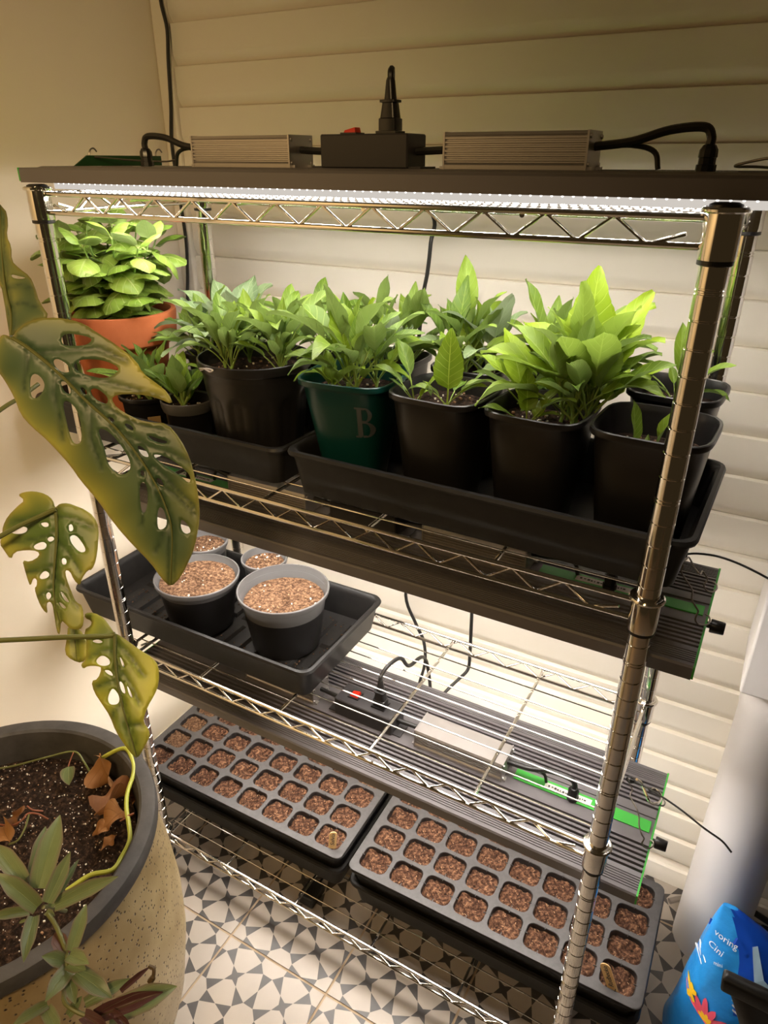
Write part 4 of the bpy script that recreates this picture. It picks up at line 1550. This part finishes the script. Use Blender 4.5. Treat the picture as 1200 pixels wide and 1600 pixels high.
def cut_leaf(name, parent, conv, outline, holes, midrib, veins, depth, origin, yellow, step=5.5, curl=.010, margin=.35, mrad=.0022, deep=(.050, .105, .050), mid=(.140, .215, .100), yel=(.60, .56, .08)):
    """blade with real holes: a plane at its own distance, bent along the midrib and at the veins"""
    rnd = random.Random(len(outline))
    ol = rounded([conv(*p) for p in outline], 1)
    hs = [rounded([conv(*p) for p in h], 2) for h in holes]
    mr = [conv(*p) for p in midrib]
    vs_ = [[conv(*p) for p in q] for q in veins]
    pts = list(ol)
    edges = [(i, (i + 1) % len(ol)) for i in range(len(ol))]
    for h in hs:
        o = len(pts)
        pts += h
        edges += [(o + i, o + (i + 1) % len(h)) for i in range(len(h))]
    A = np.array(ol)
    x0, y0 = A.min(0)
    x1, y1 = A.max(0)
    G = np.array([(x + rnd.uniform(-1, 1), y + rnd.uniform(-1, 1)) for x in np.arange(x0, x1, step) for y in np.arange(y0, y1, step)])
    dm = seg_dist(G, ol)
    for h in hs:
        dm = np.minimum(dm, seg_dist(G, h))
    G = [tuple(g) for g, d in zip(G, dm) if d > step * .55 and inside(g, ol) and not any(inside(g, h) for h in hs)]
    pts += G
    res = delaunay_2d_cdt([Vector(p) for p in pts], edges, [], 0, 1e-4)
    V2, F = res[0], res[2]
    keep = []
    for f in F:
        c = (sum(V2[i].x for i in f) / 3, sum(V2[i].y for i in f) / 3)
        if inside(c, ol) and not any(inside(c, h) for h in hs):
            keep.append(tuple(f))
    P = np.array([(v.x, v.y) for v in V2])
    dmid = seg_dist(P, mr, False)
    dedge = seg_dist(P, ol)
    dv = np.full(len(P), 1e9)
    for q in vs_:
        dv = np.minimum(dv, seg_dist(P, q, False))
    dh = np.full(len(P), 1e9)
    for h in hs:
        dh = np.minimum(dh, seg_dist(P, h))
    o3 = Vector(origin)
    verts = []
    for i, (x, y) in enumerate(P):
        t = depth(x, y)
        t += curl * (1 - math.exp(-(dmid[i] / 90) ** 2))          # blade falls away from the midrib
        t += .0022 * math.exp(-(dmid[i] / 5) ** 2) + .0016 * math.exp(-(dv[i] / 4) ** 2)   # sunken veins
        t -= .0010 * math.sin(x * .045 + 1.3) * math.sin(y * .038)
        verts.append(tuple(ond(x, y, t) - o3))
    me = bpy.data.meshes.new(name)
    me.from_pydata(verts, [], keep)
    me.materials.append(M['monstera'])
    bm = bmesh.new()
    bm.from_mesh(me)
    bmesh.ops.delete(bm, geom=[v for v in bm.verts if not v.link_faces], context='VERTS')
    bmesh.ops.recalc_face_normals(bm, faces=bm.faces)
    bm.to_mesh(me)
    bm.free()
    me.polygons.foreach_set('use_smooth', [True] * len(me.polygons))
    ca = me.color_attributes.new('tint', 'FLOAT_COLOR', 'POINT')
    # verts order is kept apart from deleted loose ones: rebuild the mapping by position
    pos = {tuple(round(c, 6) for c in v): i for i, v in enumerate(verts)}
    for k_, v in enumerate(me.vertices):
        i = pos.get(tuple(round(c, 6) for c in v.co), 0)
        x, y = P[i]
        n1 = .5 + .5 * math.sin(x * .05 + 2 * math.sin(y * .031)) * math.sin(y * .043 + 1)
        g = np.array(deep) * (1 - .55 * n1) + np.array(mid) * (.55 * n1)
        yv = margin * math.exp(-dedge[i] / 10) * (.4 + .6 * n1)
        for cx, cy, rr, st in yellow:
            yv += .72 * st * math.exp(-(((x - cx) ** 2 + (y - cy) ** 2) / rr ** 2))
        yv = min(1, yv) * (1 - .5 * math.exp(-(dmid[i] / 14) ** 2)) * (1 - .45 * math.exp(-(dv[i] / 7) ** 2))
        c = g * (1 - yv) + np.array(yel) * yv
        e = math.exp(-dedge[i] / 2.0)
        c = c * (1 - .45 * e) + np.array((.42, .34, .10)) * .45 * e
        vn = max(math.exp(-(dmid[i] / 3.2) ** 2) * .0, math.exp(-(dv[i] / 2.4) ** 2) * .75, math.exp(-((dmid[i] - 5) / 2.2) ** 2) * .6)
        c = c * (1 - vn) + np.array(deep) * .6 * vn
        ca.data[k_].color = (*c, 1)
    o = link(name, me, parent)
    sm = o.modifiers.new('thickness', 'SOLIDIFY')
    sm.thickness = .0007
    sm.offset = 0
    rib = smooth_path([ond(x, y, depth(x, y) + .0008) - o3 for x, y in mr], 5)
    n = len(rib)
    part('midrib', MB().tube(rib, [mrad * (1 - .8 * i / n) for i in range(n)], 8), M['petiole'], o)
    return o


MO = Vector((-.93, -.42, ZP - .002))
mon = world_thing('monstera', 'swiss-cheese monstera with yellowing holed leaves reaching in from the left', 'plant', MO)


def cA(x, y):
    return x / 2.624, 320 + y / 2.624


def cB(x, y):
    return x / 3.2, 700 + y / 3.2


def dep1(x, y):
    return .735 + .00010 * (y - 520) + .00002 * (x - 150)


cut_leaf('leaf', mon, cA,
         [(55, 550), (62, 520), (110, 480), (200, 460), (290, 470), (350, 490), (400, 525), (480, 575), (560, 640), (585, 690), (640, 730), (690, 770), (712, 822), (640, 790), (560, 775), (480, 778), (455, 795), (480, 835), (560, 880), (620, 893), (685, 895), (740, 960), (780, 1040), (798, 1110), (815, 1200), (820, 1290), (800, 1400), (775, 1460), (740, 1530), (700, 1568), (660, 1530), (620, 1470), (540, 1390), (470, 1310), (400, 1210), (330, 1130), (290, 1070), (200, 970), (130, 910), (85, 860), (60, 790), (20, 720), (-10, 680), (-20, 600), (0, 540), (20, 530)],
         [[(250, 540), (280, 525), (385, 545), (360, 575), (300, 580), (255, 575)], [(300, 655), (330, 632), (420, 635), (490, 665), (480, 690), (430, 715), (360, 700), (310, 680)],
          [(125, 700), (150, 690), (180, 720), (185, 750), (160, 790), (130, 795), (122, 750)], [(255, 810), (280, 800), (325, 850), (340, 970), (310, 985), (290, 960), (270, 880)],
          [(215, 640), (235, 628), (280, 655), (290, 685), (260, 690), (230, 670)], [(245, 725), (265, 722), (290, 750), (290, 778), (265, 770)], [(325, 750), (345, 748), (362, 775), (345, 780)],
          [(370, 755), (400, 752), (445, 790), (440, 820), (400, 805), (375, 780)], [(395, 910), (450, 930), (500, 990), (535, 1050), (535, 1090), (500, 1110), (470, 1095), (440, 1060), (430, 1000)],
          [(575, 1135), (600, 1140), (608, 1200), (600, 1260), (580, 1265), (572, 1190)], [(508, 893), (540, 905), (552, 927), (520, 917)], [(558, 983), (590, 995), (617, 1037), (580, 1030)],
          [(620, 1020), (680, 1030), (740, 1070), (783, 1110), (778, 1148), (740, 1110), (660, 1060)], [(640, 1118), (660, 1123), (677, 1157), (645, 1147)], [(648, 1238), (670, 1243), (690, 1310), (660, 1337), (643, 1320)],
          [(740, 1288), (760, 1298), (787, 1340), (765, 1352), (743, 1335)], [(603, 943), (640, 955), (694, 973), (670, 980), (625, 967)], [(575, 1088), (592, 1090), (592, 1114), (576, 1110)], [(440, 870), (462, 872), (472, 888), (455, 892)]],
         [(50, 545), (120, 590), (230, 680), (350, 800), (470, 910), (560, 1020), (630, 1130), (680, 1240), (705, 1340), (702, 1500), (700, 1560)],
         [[(120, 590), (110, 680), (100, 760)], [(230, 680), (225, 780), (250, 880), (255, 960)], [(350, 800), (370, 850), (375, 960), (420, 1080)], [(160, 605), (280, 600), (400, 590), (520, 640)],
          [(350, 790), (450, 840), (560, 900), (680, 930)], [(470, 905), (600, 990), (700, 1020), (780, 1060)], [(560, 1015), (640, 1080), (740, 1180), (815, 1250)], [(630, 1130), (720, 1190), (800, 1270)],
          [(600, 1080), (600, 1180), (580, 1320)], [(660, 1190), (690, 1300), (640, 1420)], [(260, 700), (380, 715), (480, 740), (660, 790)]],
         dep1, MO,
         [(60, 720, 55, .55), (120, 770, 40, .45), (205, 480 + 80, 30, .3), (220, 560, 40, .75), (248, 610, 30, .8), (100, 690, 30, .3), (150, 800, 45, .55), (30, 640, 30, .3), (302, 780, 35, .4), (190, 860, 40, .3), (262, 900, 26, .35)], 5.0, .009, .40)

# the next leaf up, folded, its stalk end meeting the big leaf
cut_leaf('leaf', mon, cA,
         [(-60, -40), (20, 10), (34, 70), (26, 130), (47, 170), (46, 228), (80, 262), (122, 292), (142, 335), (162, 400), (206, 462), (150, 472), (100, 492), (60, 528), (42, 545), (30, 480), (18, 400), (5, 330), (-40, 280), (-60, 120)],
         [[(44, 285), (70, 290), (112, 300), (85, 306), (50, 300)]],
         [(45, 535), (45, 450), (22, 340), (8, 200), (0, 0)], [[(40, 420), (90, 400), (150, 420)], [(25, 340), (80, 330), (130, 340)]],
         lambda x, y: .760 - .0002 * (x - 30), MO, [(12, 380, 22, .6), (4, 440, 22, .7), (15, 470, 18, .5)], 5.0, .014, .25, .0018)
part('petiole', MB().tube(smooth_path([cA_ - MO for cA_ in (ond(*cA(50, 545), .737), ond(*cA(20, 560), .74), ond(*cA(-60, 600), .75), ond(-60, 600, .77))]), .003, 8), M['petiole'], mon)

# lower leaf with round holes
dep2 = lambda x, y: .80 - .00006 * (y - 880)
cut_leaf('leaf', mon, cB,
         [(275, 300), (265, 260), (230, 230), (170, 215), (120, 220), (90, 235), (125, 262), (90, 290), (40, 340), (15, 390), (12, 430), (0, 480), (20, 510), (55, 560), (70, 520), (130, 510), (190, 515), (200, 540), (150, 570), (112, 560), (125, 610), (140, 660), (152, 692), (165, 650), (185, 655), (185, 690), (172, 700), (190, 760), (215, 810), (240, 830), (230, 780), (250, 765), (265, 790), (270, 830), (285, 920), (300, 935), (305, 860), (330, 880), (350, 905), (400, 910), (420, 880), (415, 790), (380, 770), (365, 740), (330, 650), (325, 610), (350, 615), (370, 660), (400, 690), (410, 650), (440, 610), (460, 610), (480, 560), (490, 490), (495, 400), (470, 340), (420, 305), (385, 292), (340, 275), (300, 278), (285, 292)],
         [[(45, 420), (110, 390), (142, 400), (130, 425), (80, 432)], [(198, 375), (240, 370), (247, 392), (220, 397)], [(343, 385), (360, 378), (370, 412), (345, 420)], [(346, 440), (380, 433), (417, 480), (433, 517), (400, 524), (358, 480)],
          [(233, 450), (265, 440), (274, 460), (245, 472)], [(163, 490), (210, 466), (237, 480), (227, 507), (180, 510)], [(306, 553), (330, 550), (335, 582), (310, 584)], [(195, 640), (225, 610), (252, 630), (235, 652), (203, 657)],
          [(226, 735), (245, 716), (260, 740), (240, 764)], [(298, 713), (320, 728), (352, 777), (320, 762)], [(290, 768), (310, 775), (337, 802), (310, 802)]],
         [(278, 300), (284, 400), (280, 500), (272, 600), (268, 700), (280, 800), (300, 880)],
         [[(280, 340), (180, 345), (60, 370)], [(282, 420), (180, 455), (70, 470)], [(282, 340), (380, 360), (470, 400)], [(282, 450), (340, 520), (400, 620)], [(272, 600), (200, 610), (130, 620)], [(270, 640), (330, 700), (390, 800)], [(268, 700), (210, 730), (190, 750)]],
         dep2, MO, [(30, 780, 25, .7), (12, 850, 20, .8), (145, 880, 25, .6), (150, 810, 22, .45), (62, 905, 20, .4), (95, 970, 25, .6), (130, 950, 20, .4), (75, 780, 16, .3)], 5.0, .010, .45,
         mid=(.17, .28, .06), deep=(.07, .145, .035))
part('petiole', MB().tube(smooth_path([p - MO for p in (ond(*cB(278, 306), .803), ond(*cB(215, 335), .80), ond(*cB(100, 388), .79), ond(*cB(0, 442), .78), ond(-60, 870, .775))]), .0028, 8), M['petiole'], mon)
# lowest leaf
dep3 = lambda x, y: .815 - .00012 * (y - 990) + .00003 * (x - 180)
cut_leaf('leaf', mon, cB,
         [(575, 928), (555, 900), (520, 850), (470, 822), (425, 825), (425, 850), (460, 865), (455, 890), (420, 910), (435, 980), (430, 1060), (405, 1080), (415, 1105), (440, 1090), (490, 1090), (510, 1100), (490, 1155), (457, 1165), (470, 1220), (510, 1280), (550, 1340), (580, 1420), (640, 1510), (685, 1558), (720, 1500), (750, 1440), (745, 1410), (716, 1370), (722, 1340), (740, 1290), (770, 1240), (795, 1180), (795, 1090), (760, 1045), (700, 1010), (640, 965), (590, 932)],
         [[(478, 1060), (510, 1033), (547, 1055), (552, 1082), (520, 1092), (488, 1082)], [(518, 1110), (550, 1110), (570, 1142), (540, 1132)], [(536, 1250), (560, 1198), (582, 1215), (600, 1250), (592, 1282), (548, 1285)], [(593, 1163), (615, 1173), (632, 1232), (608, 1222)],
          [(596, 1038), (612, 1058), (627, 1102), (610, 1092)], [(633, 1183), (650, 1208), (667, 1257), (643, 1232)], [(455, 965), (490, 955), (520, 970), (490, 978)]],
         [(575, 930), (576, 1040), (584, 1130), (600, 1230), (630, 1360), (665, 1480), (683, 1550)],
         [[(580, 970), (650, 1040), (720, 1140)], [(584, 1080), (650, 1180), (700, 1280)], [(578, 1010), (500, 1020), (440, 1050)], [(590, 1160), (520, 1180), (475, 1200)], [(610, 1270), (570, 1320), (560, 1350)], [(640, 1390), (690, 1380), (715, 1390)]],
         dep3, MO, [(240, 1050, 35, .95), (225, 1090, 35, .8), (180, 1040, 25, .35), (150, 1035, 20, .5), (232, 1140, 25, .6), (160, 1090, 22, .5), (200, 1170, 25, .45), (140, 980, 20, .4), (215, 1020, 25, .4), (190, 1100, 30, .4)], 5.0, .010, .55,
         mid=(.20, .32, .06), deep=(.08, .16, .035), yel=(.60, .60, .05))
cut_leaf('leaf_tip', mon, cB, [(340, 885), (400, 905), (430, 955), (438, 1040), (412, 1076), (360, 1062), (322, 1025), (335, 950)], [], [(370, 890), (375, 960), (385, 1065)], [],
         lambda x, y: .832 - .0001 * (y - 990), MO, [(120, 1020, 20, .8), (105, 1010, 18, .6)], 5.0, .008, .6, .0010, mid=(.20, .32, .06), deep=(.08, .16, .035))
part('petiole', MB().tube(smooth_path([p - MO for p in (ond(*cB(577, 930), .816), ond(*cB(540, 940), .814), ond(*cB(330, 946), .80), ond(*cB(150, 955), .79), ond(*cB(0, 962), .78), ond(-60, 1004, .775))]), .0029, 8), M['petiole'], mon)
# main stem outside the left edge of the frame, rooted in the planter
part('stem', MB().tube(smooth_path([p - MO for p in (MO, ond(-170, 1150, .80), ond(-75, 1004, .778), ond(-70, 870, .776), ond(-70, 600, .772), ond(-60, 330, .765), ond(-40, 200, .76))]), [.006] * 36 + [.004], 10), M['petiole'], mon)
part('petiole', MB().tube(smooth_path([p - MO for p in (ond(-70, 690, .774), ond(-20, 655, .79), ond(10, 634, .80), ond(30, 622, .81), ond(60, 600, .83))]), .0026, 8), M['petiole'], mon)

# ------------------------------------------------------------------ white drain pipe and its box in the right corner
dp = thing('drain_pipe', 'wide white round pipe standing on the tiles beside the siding', 'pipe', (.199, .388, 0))
part('pipe', MB().lathe([(.062, .001), (.062, .60), (.0635, .602), (.0635, .66), (.055, .66)], 48), M['pipe'], dp, ang=40)
dbx = thing('pipe_casing', 'white box casing over the top of the round pipe', 'casing', (.212, .396, .662))
part('casing', MB().box((0, 0, .60), (.166, .160, 1.2)), M['pipe'], dbx, bev=.004)
fp = tag(part('floor_pipe', MB().tube([onz(1046, 1408, .020), onz(1092, 1396, .020)], .006, 10), M['steel_wire']), 'short grey pipe stub low on the floor behind the right tray', 'pipe')
fc = tag(part('floor_lead', MB().tube(smooth_path([ony(1150, 1410, .462), ony(1175, 1424, .462), ony(1200, 1440, .462), ony(1260, 1480, .462)]), .0062, 8), M['cord']), 'black cord along the foot of the siding right of the pipe', 'cord')
ad = thing('dark_block', 'small black adapter lying on the tiles under the bottom shelf', 'block', onz(487, 1402, .002))  # plain small black box on the floor with a cord
part('body', MB().box((0, 0, .014), (.036, .048, .026)), M['black_soft'], ad, bev=.004)
part('cord', MB().tube(smooth_path([(0, .024, .014), (.0, .05, .010), (-.01, .12, .006), (-.02, .24, .006)]), .0025, 6), M['cord'], ad)

# ------------------------------------------------------------------ bag of potting mix
prof = [(0.002, .150, .385, .185, .070), (.03, .147, .39, .185, .080), (.10, .155, .37, .188, .078), (.17, .163, .345, .192, .066), (.23, .168, .318, .196, .050), (.27, .172, .300, .199, .034), (.30, .176, .272, .201, .020), (.322, .180, .238, .202, .010), (.338, .184, .206, .203, .004)]


def bagv(z):
    for a, b in zip(prof[:-1], prof[1:]):
        if z <= b[0]:
            f = max(0, (z - a[0]) / (b[0] - a[0]))
            return [a[i] + (b[i] - a[i]) * f for i in range(1, 5)]
    return list(prof[-1][1:])


def bag_pt(z, a):
    x0, x1, cy, wy = bagv(z)
    cx, wx = (x0 + x1) / 2, (x1 - x0) / 2
    e = 2.4
    c, s_ = math.cos(a), math.sin(a)
    k_ = (abs(c) ** e + abs(s_) ** e) ** (-1 / e)
    f = 1 + .030 * math.sin(5 * a + z * 30) * min(1, z * 9) + .022 * math.sin(9 * a - z * 45 + 1)
    return (cx + wx * k_ * c * (1 + (f - 1) * .4), cy + wy * k_ * s_ * f, z)


def bag_front(x, z, off=.0022):
    """point of the front of the bag above (x, z)"""
    lo_, hi_ = PI, 2 * PI
    for _ in range(26):
        m_ = (lo_ + hi_) / 2
        if bag_pt(z, m_)[0] < x:
            lo_ = m_
        else:
            hi_ = m_
    p = bag_pt(z, (lo_ + hi_) / 2)
    return (x, p[1] - off, z + off * .3)


BO = Vector((.262, .185, 0))
bag = thing('potting_mix_bag', 'bright blue plastic bag of potting mix with white letters and a flower', 'bag', BO)
mb = MB()
zs_ = [prof[0][0] + (prof[-1][0] - prof[0][0]) * i / 34 for i in range(35)]
na = 72
mb.loft([[tuple(Vector(bag_pt(z, 2 * PI * j / na)) - BO) for j in range(na)] for z in zs_], True, True, True)
for i, f in enumerate(mb.f):
    if len(f) == 4:
        c = sum((Vector(mb.v[k_]) for k_ in f), Vector()) / 4 + BO
        j_ = i % na
        if c.z > .19 and (j_ >= 52 or j_ < 20) and c.x > .20:
            mb.m[i] = 1
part('film', mb, [M['blue'], M['dark_blue']], bag, ang=60)


def decal(name, polys, mt, off=.0022):
    """flat print wrapped on the front of the bag; polys of (x, z) points"""
    d = MB()
    for p in polys:
        d.add([tuple(Vector(bag_front(x, z, off)) - BO) for x, z in p], [tuple(range(len(p)))])
    return part(name, d, mt, bag, smooth=False)


def decal_text(txt, x, z, size, rot=0, shear=0):
    me = text_mesh(txt, size, 0, shear)
    me.materials.append(M['white_print'])
    c, s_ = math.cos(rot), math.sin(rot)
    for v in me.vertices:
        a, b = v.co.x, v.co.y
        v.co = Vector(bag_front(x + a * c - b * s_, max(.004, min(.335, z + a * s_ + b * c)), .0022)) - BO
    link('print', me, bag)


decal('print', [[(.173, .298), (.215, .302), (.232, .289), (.232, .281), (.212, .291), (.173, .284)]], M['dark_blue'], .0014)
decal_text('voring', .200, .291, .014, R(-4))
decal_text('Cini', .189, .270, .014, R(-4), .2)
decal_text('mini', .198, .252, .008, R(14))
decal_text('M', .173, .235, .022, R(68))
decal('print', [[(.236, .300), (.243, .303), (.262, .262), (.285, .246), (.282, .238), (.250, .255)]], M['pale_blue'])
for k_ in range(4):
    decal('print', [[(.226 + .002 * k_, .222 - k_ * .007), (.262, .205 - k_ * .007), (.262, .203 - k_ * .007), (.226 + .002 * k_, .219 - k_ * .007)]], M['white_print'])


def petal(cx, cz, a, ln, wd):
    c, s_ = math.cos(a), math.sin(a)
    out = []
    for t, w_ in ((0, .12), (.25, .42), (.55, .5), (.85, .36), (1, .05)):
        out.append((t * ln, w_ * wd))
    P = out + [(t, -w_) for t, w_ in reversed(out)]
    return [(cx + t * c - w_ * s_, max(.004, cz + t * s_ + w_ * c)) for t, w_ in P]


decal('print', [petal(.200, .148, R(a), .034 + .006 * (i % 2), .010) for i, a in enumerate((10, 42, 70, 98, 126, 155))], M['pink'])
decal('print', [petal(.202, .150, R(a), .013, .006) for a in (20, 55, 90, 130, 165)] + [petal(.174, .168, R(a), .013, .007) for a in (60, 95, 140, 250, 300)], M['yellow'], .0026)

# ------------------------------------------------------------------ black folded sack at the lower right
KO = Vector((.33, -.01, 0))
sack = thing('black_sack', 'black plastic sack with a folded hem, in front of the blue bag', 'sack', KO)
rings = []
for z, x0, x1, dy in ((.002, .285, .50, .05), (.10, .275, .50, .06), (.20, .262, .50, .055), (.30, .243, .49, .046), (.36, .228, .48, .036), (.42, .202, .47, .020), (.455, .186, .465, .008)):
    cx, wx = (x0 + x1) / 2, (x1 - x0) / 2
    rings.append([(cx + wx * math.copysign(abs(math.cos(2 * PI * j / 48)) ** .7, math.cos(2 * PI * j / 48)) - KO.x, dy * math.sin(2 * PI * j / 48) * (1 + .14 * math.sin(7 * 2 * PI * j / 48 + z * 20)), z) for j in range(48)])
part('film', MB().loft(rings), M['film_black'], sack, ang=60)
hem = [[(-.148, -.010, .446), (.135, -.012, .442), (.135, .010, .442), (-.148, .008, .446)], [(-.149, -.013, .452), (.136, -.015, .448), (.136, .011, .448), (-.149, .009, .452)],
       [(-.150, -.012, .469), (.137, -.014, .465), (.137, .008, .465), (-.150, .006, .469)], [(-.147, -.004, .474), (.134, -.006, .470), (.134, .002, .470), (-.147, .001, .474)]]
part('hem', MB().loft(hem), M['film_black'], sack, bev=.003, ang=60)
fl = MB().loft([[(-.106 + .01 * i, .004 + .003 * math.sin(i * 1.7) + dy_, .470) for i in range(9)] + [(-.026, .012 + dy_, .470), (-.106, .010 + dy_, .470)] for dy_ in (0,)] +
               [[(-.112 + .01 * i + k_ * .004, .004 + .004 * math.sin(i * 1.7 + k_) + k_ * .006, .470 + .016 * k_) for i in range(9)] + [(-.026 + k_ * .004, .012 + k_ * .006, .470 + .016 * k_), (-.106 + k_ * .004, .010 + k_ * .006, .470 + .016 * k_)] for k_ in (1, 2, 3)])
for i, v in enumerate(fl.v):
    fl.v[i] = (v[0] + .045, v[1] + .004, v[2])
part('flap', fl, M['film_black'], sack, ang=60)
wt = MB()
wt.loft([[(-.108, -.0405, .405), (-.096, -.0425, .409), (-.094, -.0425, .420), (-.104, -.0415, .418)], [(-.107, -.0415, .405), (-.097, -.0435, .409), (-.095, -.0435, .420), (-.103, -.0425, .418)]])
part('white_scrap', wt, M['white_print'], sack, smooth=False, label='small white scrap')


# ------------------------------------------------------------------ wire hangers, clips and cable ties of the lights
def px_path(pts, z0, z1, conv):
    out = []
    n = len(pts) - 1
    for i, p in enumerate(pts):
        u, v = conv(*p)
        out.append(onz(u, v, z0 + (z1 - z0) * min(1, (i / n) * 1.25)))
    return out


def hanger(label, path, r=.0011):
    o0 = Vector(path[0])
    t = thing('wire_hanger', label, 'hook', o0, (0, 0, 0), 'wire hangers of the grow lights')
    part('wire', MB().tube(smooth_path([Vector(p) - o0 for p in path], 5), r, 8), M['steel_wire'], t)
    return t


c2 = lambda x, y: (1000 + x / 6, 860 + y / 6)
c3 = lambda x, y: (940 + x / 5.4545, 1180 + y / 5.4545)
zr2, ze2 = SHELF[1] - .004, Z2 + .003
zr3, ze3 = SHELF[2] - .004, Z3 + .003
hanger('bent wire hanger from the plant shelf to the front of the middle light', px_path([(380, 55), (390, 110), (405, 150), (385, 190), (420, 260), (490, 370), (488, 460), (520, 520), (545, 570), (528, 610), (520, 650), (540, 685), (575, 697), (630, 695), (655, 660), (645, 620), (612, 598)], zr2, ze2, c2))
hanger('bent wire hanger from the plant shelf to the back of the middle light', px_path([(390, 45), (400, 70), (428, 88), (458, 66), (500, 140), (560, 222), (585, 195), (612, 230), (632, 275), (602, 320), (606, 352), (640, 384), (690, 386), (722, 352), (712, 315), (680, 296)], zr2, ze2, c2))
hanger('bent wire hanger at the front end of the lowest light', px_path([(225, 195), (235, 240), (262, 295), (245, 350), (300, 460), (318, 520), (320, 600), (340, 670), (362, 710), (345, 745), (360, 780), (400, 795), (438, 775), (440, 740), (412, 722)], zr3, ze3, c3))
cb = px_path([(300, 205), (330, 225), (350, 260), (395, 370), (410, 400), (440, 415), (480, 408), (502, 380), (505, 340), (480, 300), (440, 285), (405, 300)], zr3, ze3, c3)
cbt = tag(part('carabiner', MB().tube(smooth_path(cb, 5), .0021, 8), M['chrome_wire']), 'silver snap hook at the back end of the lowest light', 'hook')
part('ring', MB().tube(smooth_path(px_path([(495, 430), (530, 428), (540, 400), (522, 375), (498, 370)], ze3, ze3, c3)), .0012, 6), M['steel_wire'], cbt)


def tie(label, path, clip):
    o0 = Vector(path[0])
    t = thing('cable_tie', label, 'cable tie', o0, (0, 0, 0), 'black cable ties on the shelf rails')
    part('tail', MB().tube(smooth_path([Vector(p) - o0 for p in path], 6), .0014, 6), M['cord'], t)
    part('head', MB().box((0, 0, 0), (.007, .006, .006)), M['black_plastic'], t, bev=.001)
    a = [(0 + .0052 * math.cos(q), 0, -.001 + .0052 * math.sin(q)) for q in [2 * PI * i / 14 for i in range(14)]]
    part('loop', MB().tube([(-.003 + x, y, z) for x, y, z in a], .0011, 6, closed=True), M['cord'], t)
    return t


tie('black cable tie on the plant shelf end, tail curving right over the siding', [onz(1070, 866, SHELF[1] - .008), onz(1090, 865, SHELF[1] - .004), onz(1120, 869, SHELF[1] + .002), onz(1150, 879, SHELF[1]), onz(1180, 893, SHELF[1] - .004), onz(1215, 912, SHELF[1] - .01)], 1)
tie('black cable tie on the lower shelf end, long tail dropping across the white pipe', [onz(988, 1219, SHELF[2]), onz(1010, 1230, SHELF[2] + .001), onz(1036, 1246, SHELF[2] - .002), onz(1065, 1266, SHELF[2] - .006), onz(1100, 1294, SHELF[2] - .014), onz(1128, 1314, SHELF[2] - .022), onz(1143, 1332, SHELF[2] - .030)], 1)

# hanger plate and hooks on the top light
x1, y1_, z1 = LIGHTS[0]
hb = thing('hanging_bracket', 'green hanging plate, coloured dark as if backlit, with two hooks, left end of the top light', 'bracket', (x1 - HL + .035, y1_ + .15, z1))
mbb = MB().loft([[(-.0012, -.085, .0002), (-.0012, .085, .0002), (-.0012, .085, .014), (-.0012, -.060, .014)], [(.0012, -.085, .0002), (.0012, .085, .0002), (.0012, .085, .014), (.0012, -.060, .014)]])
part('plate', mbb, M['backlit_green'], hb, smooth=False)
for yy in (-.055, .075):
    part('hook', MB().tube(smooth_path([(0, yy, .006), (0, yy, .016), (0, yy + .004, .022), (0, yy + .010, .023), (0, yy + .014, .019)]), .0012, 6), M['steel_wire'], hb)
part('wire', MB().tube(smooth_path([(.004, -.05, .012), (.02, .0, .008), (.03, .06, .006), (.035, .08, .008)]), .0012, 6), M['steel_wire'], hb)
hanger('loop of wire hanger lying at the right end on the topmost light', [Vector((.030, .17, z1 + .0022)), Vector((.005, .165, z1 + .004)), Vector((-.012, .16, z1 + .004)), Vector((-.010, .15, z1 + .006)), Vector((.02, .14, z1 + .012)), Vector((.06, .135, z1 + .012))], .0013)
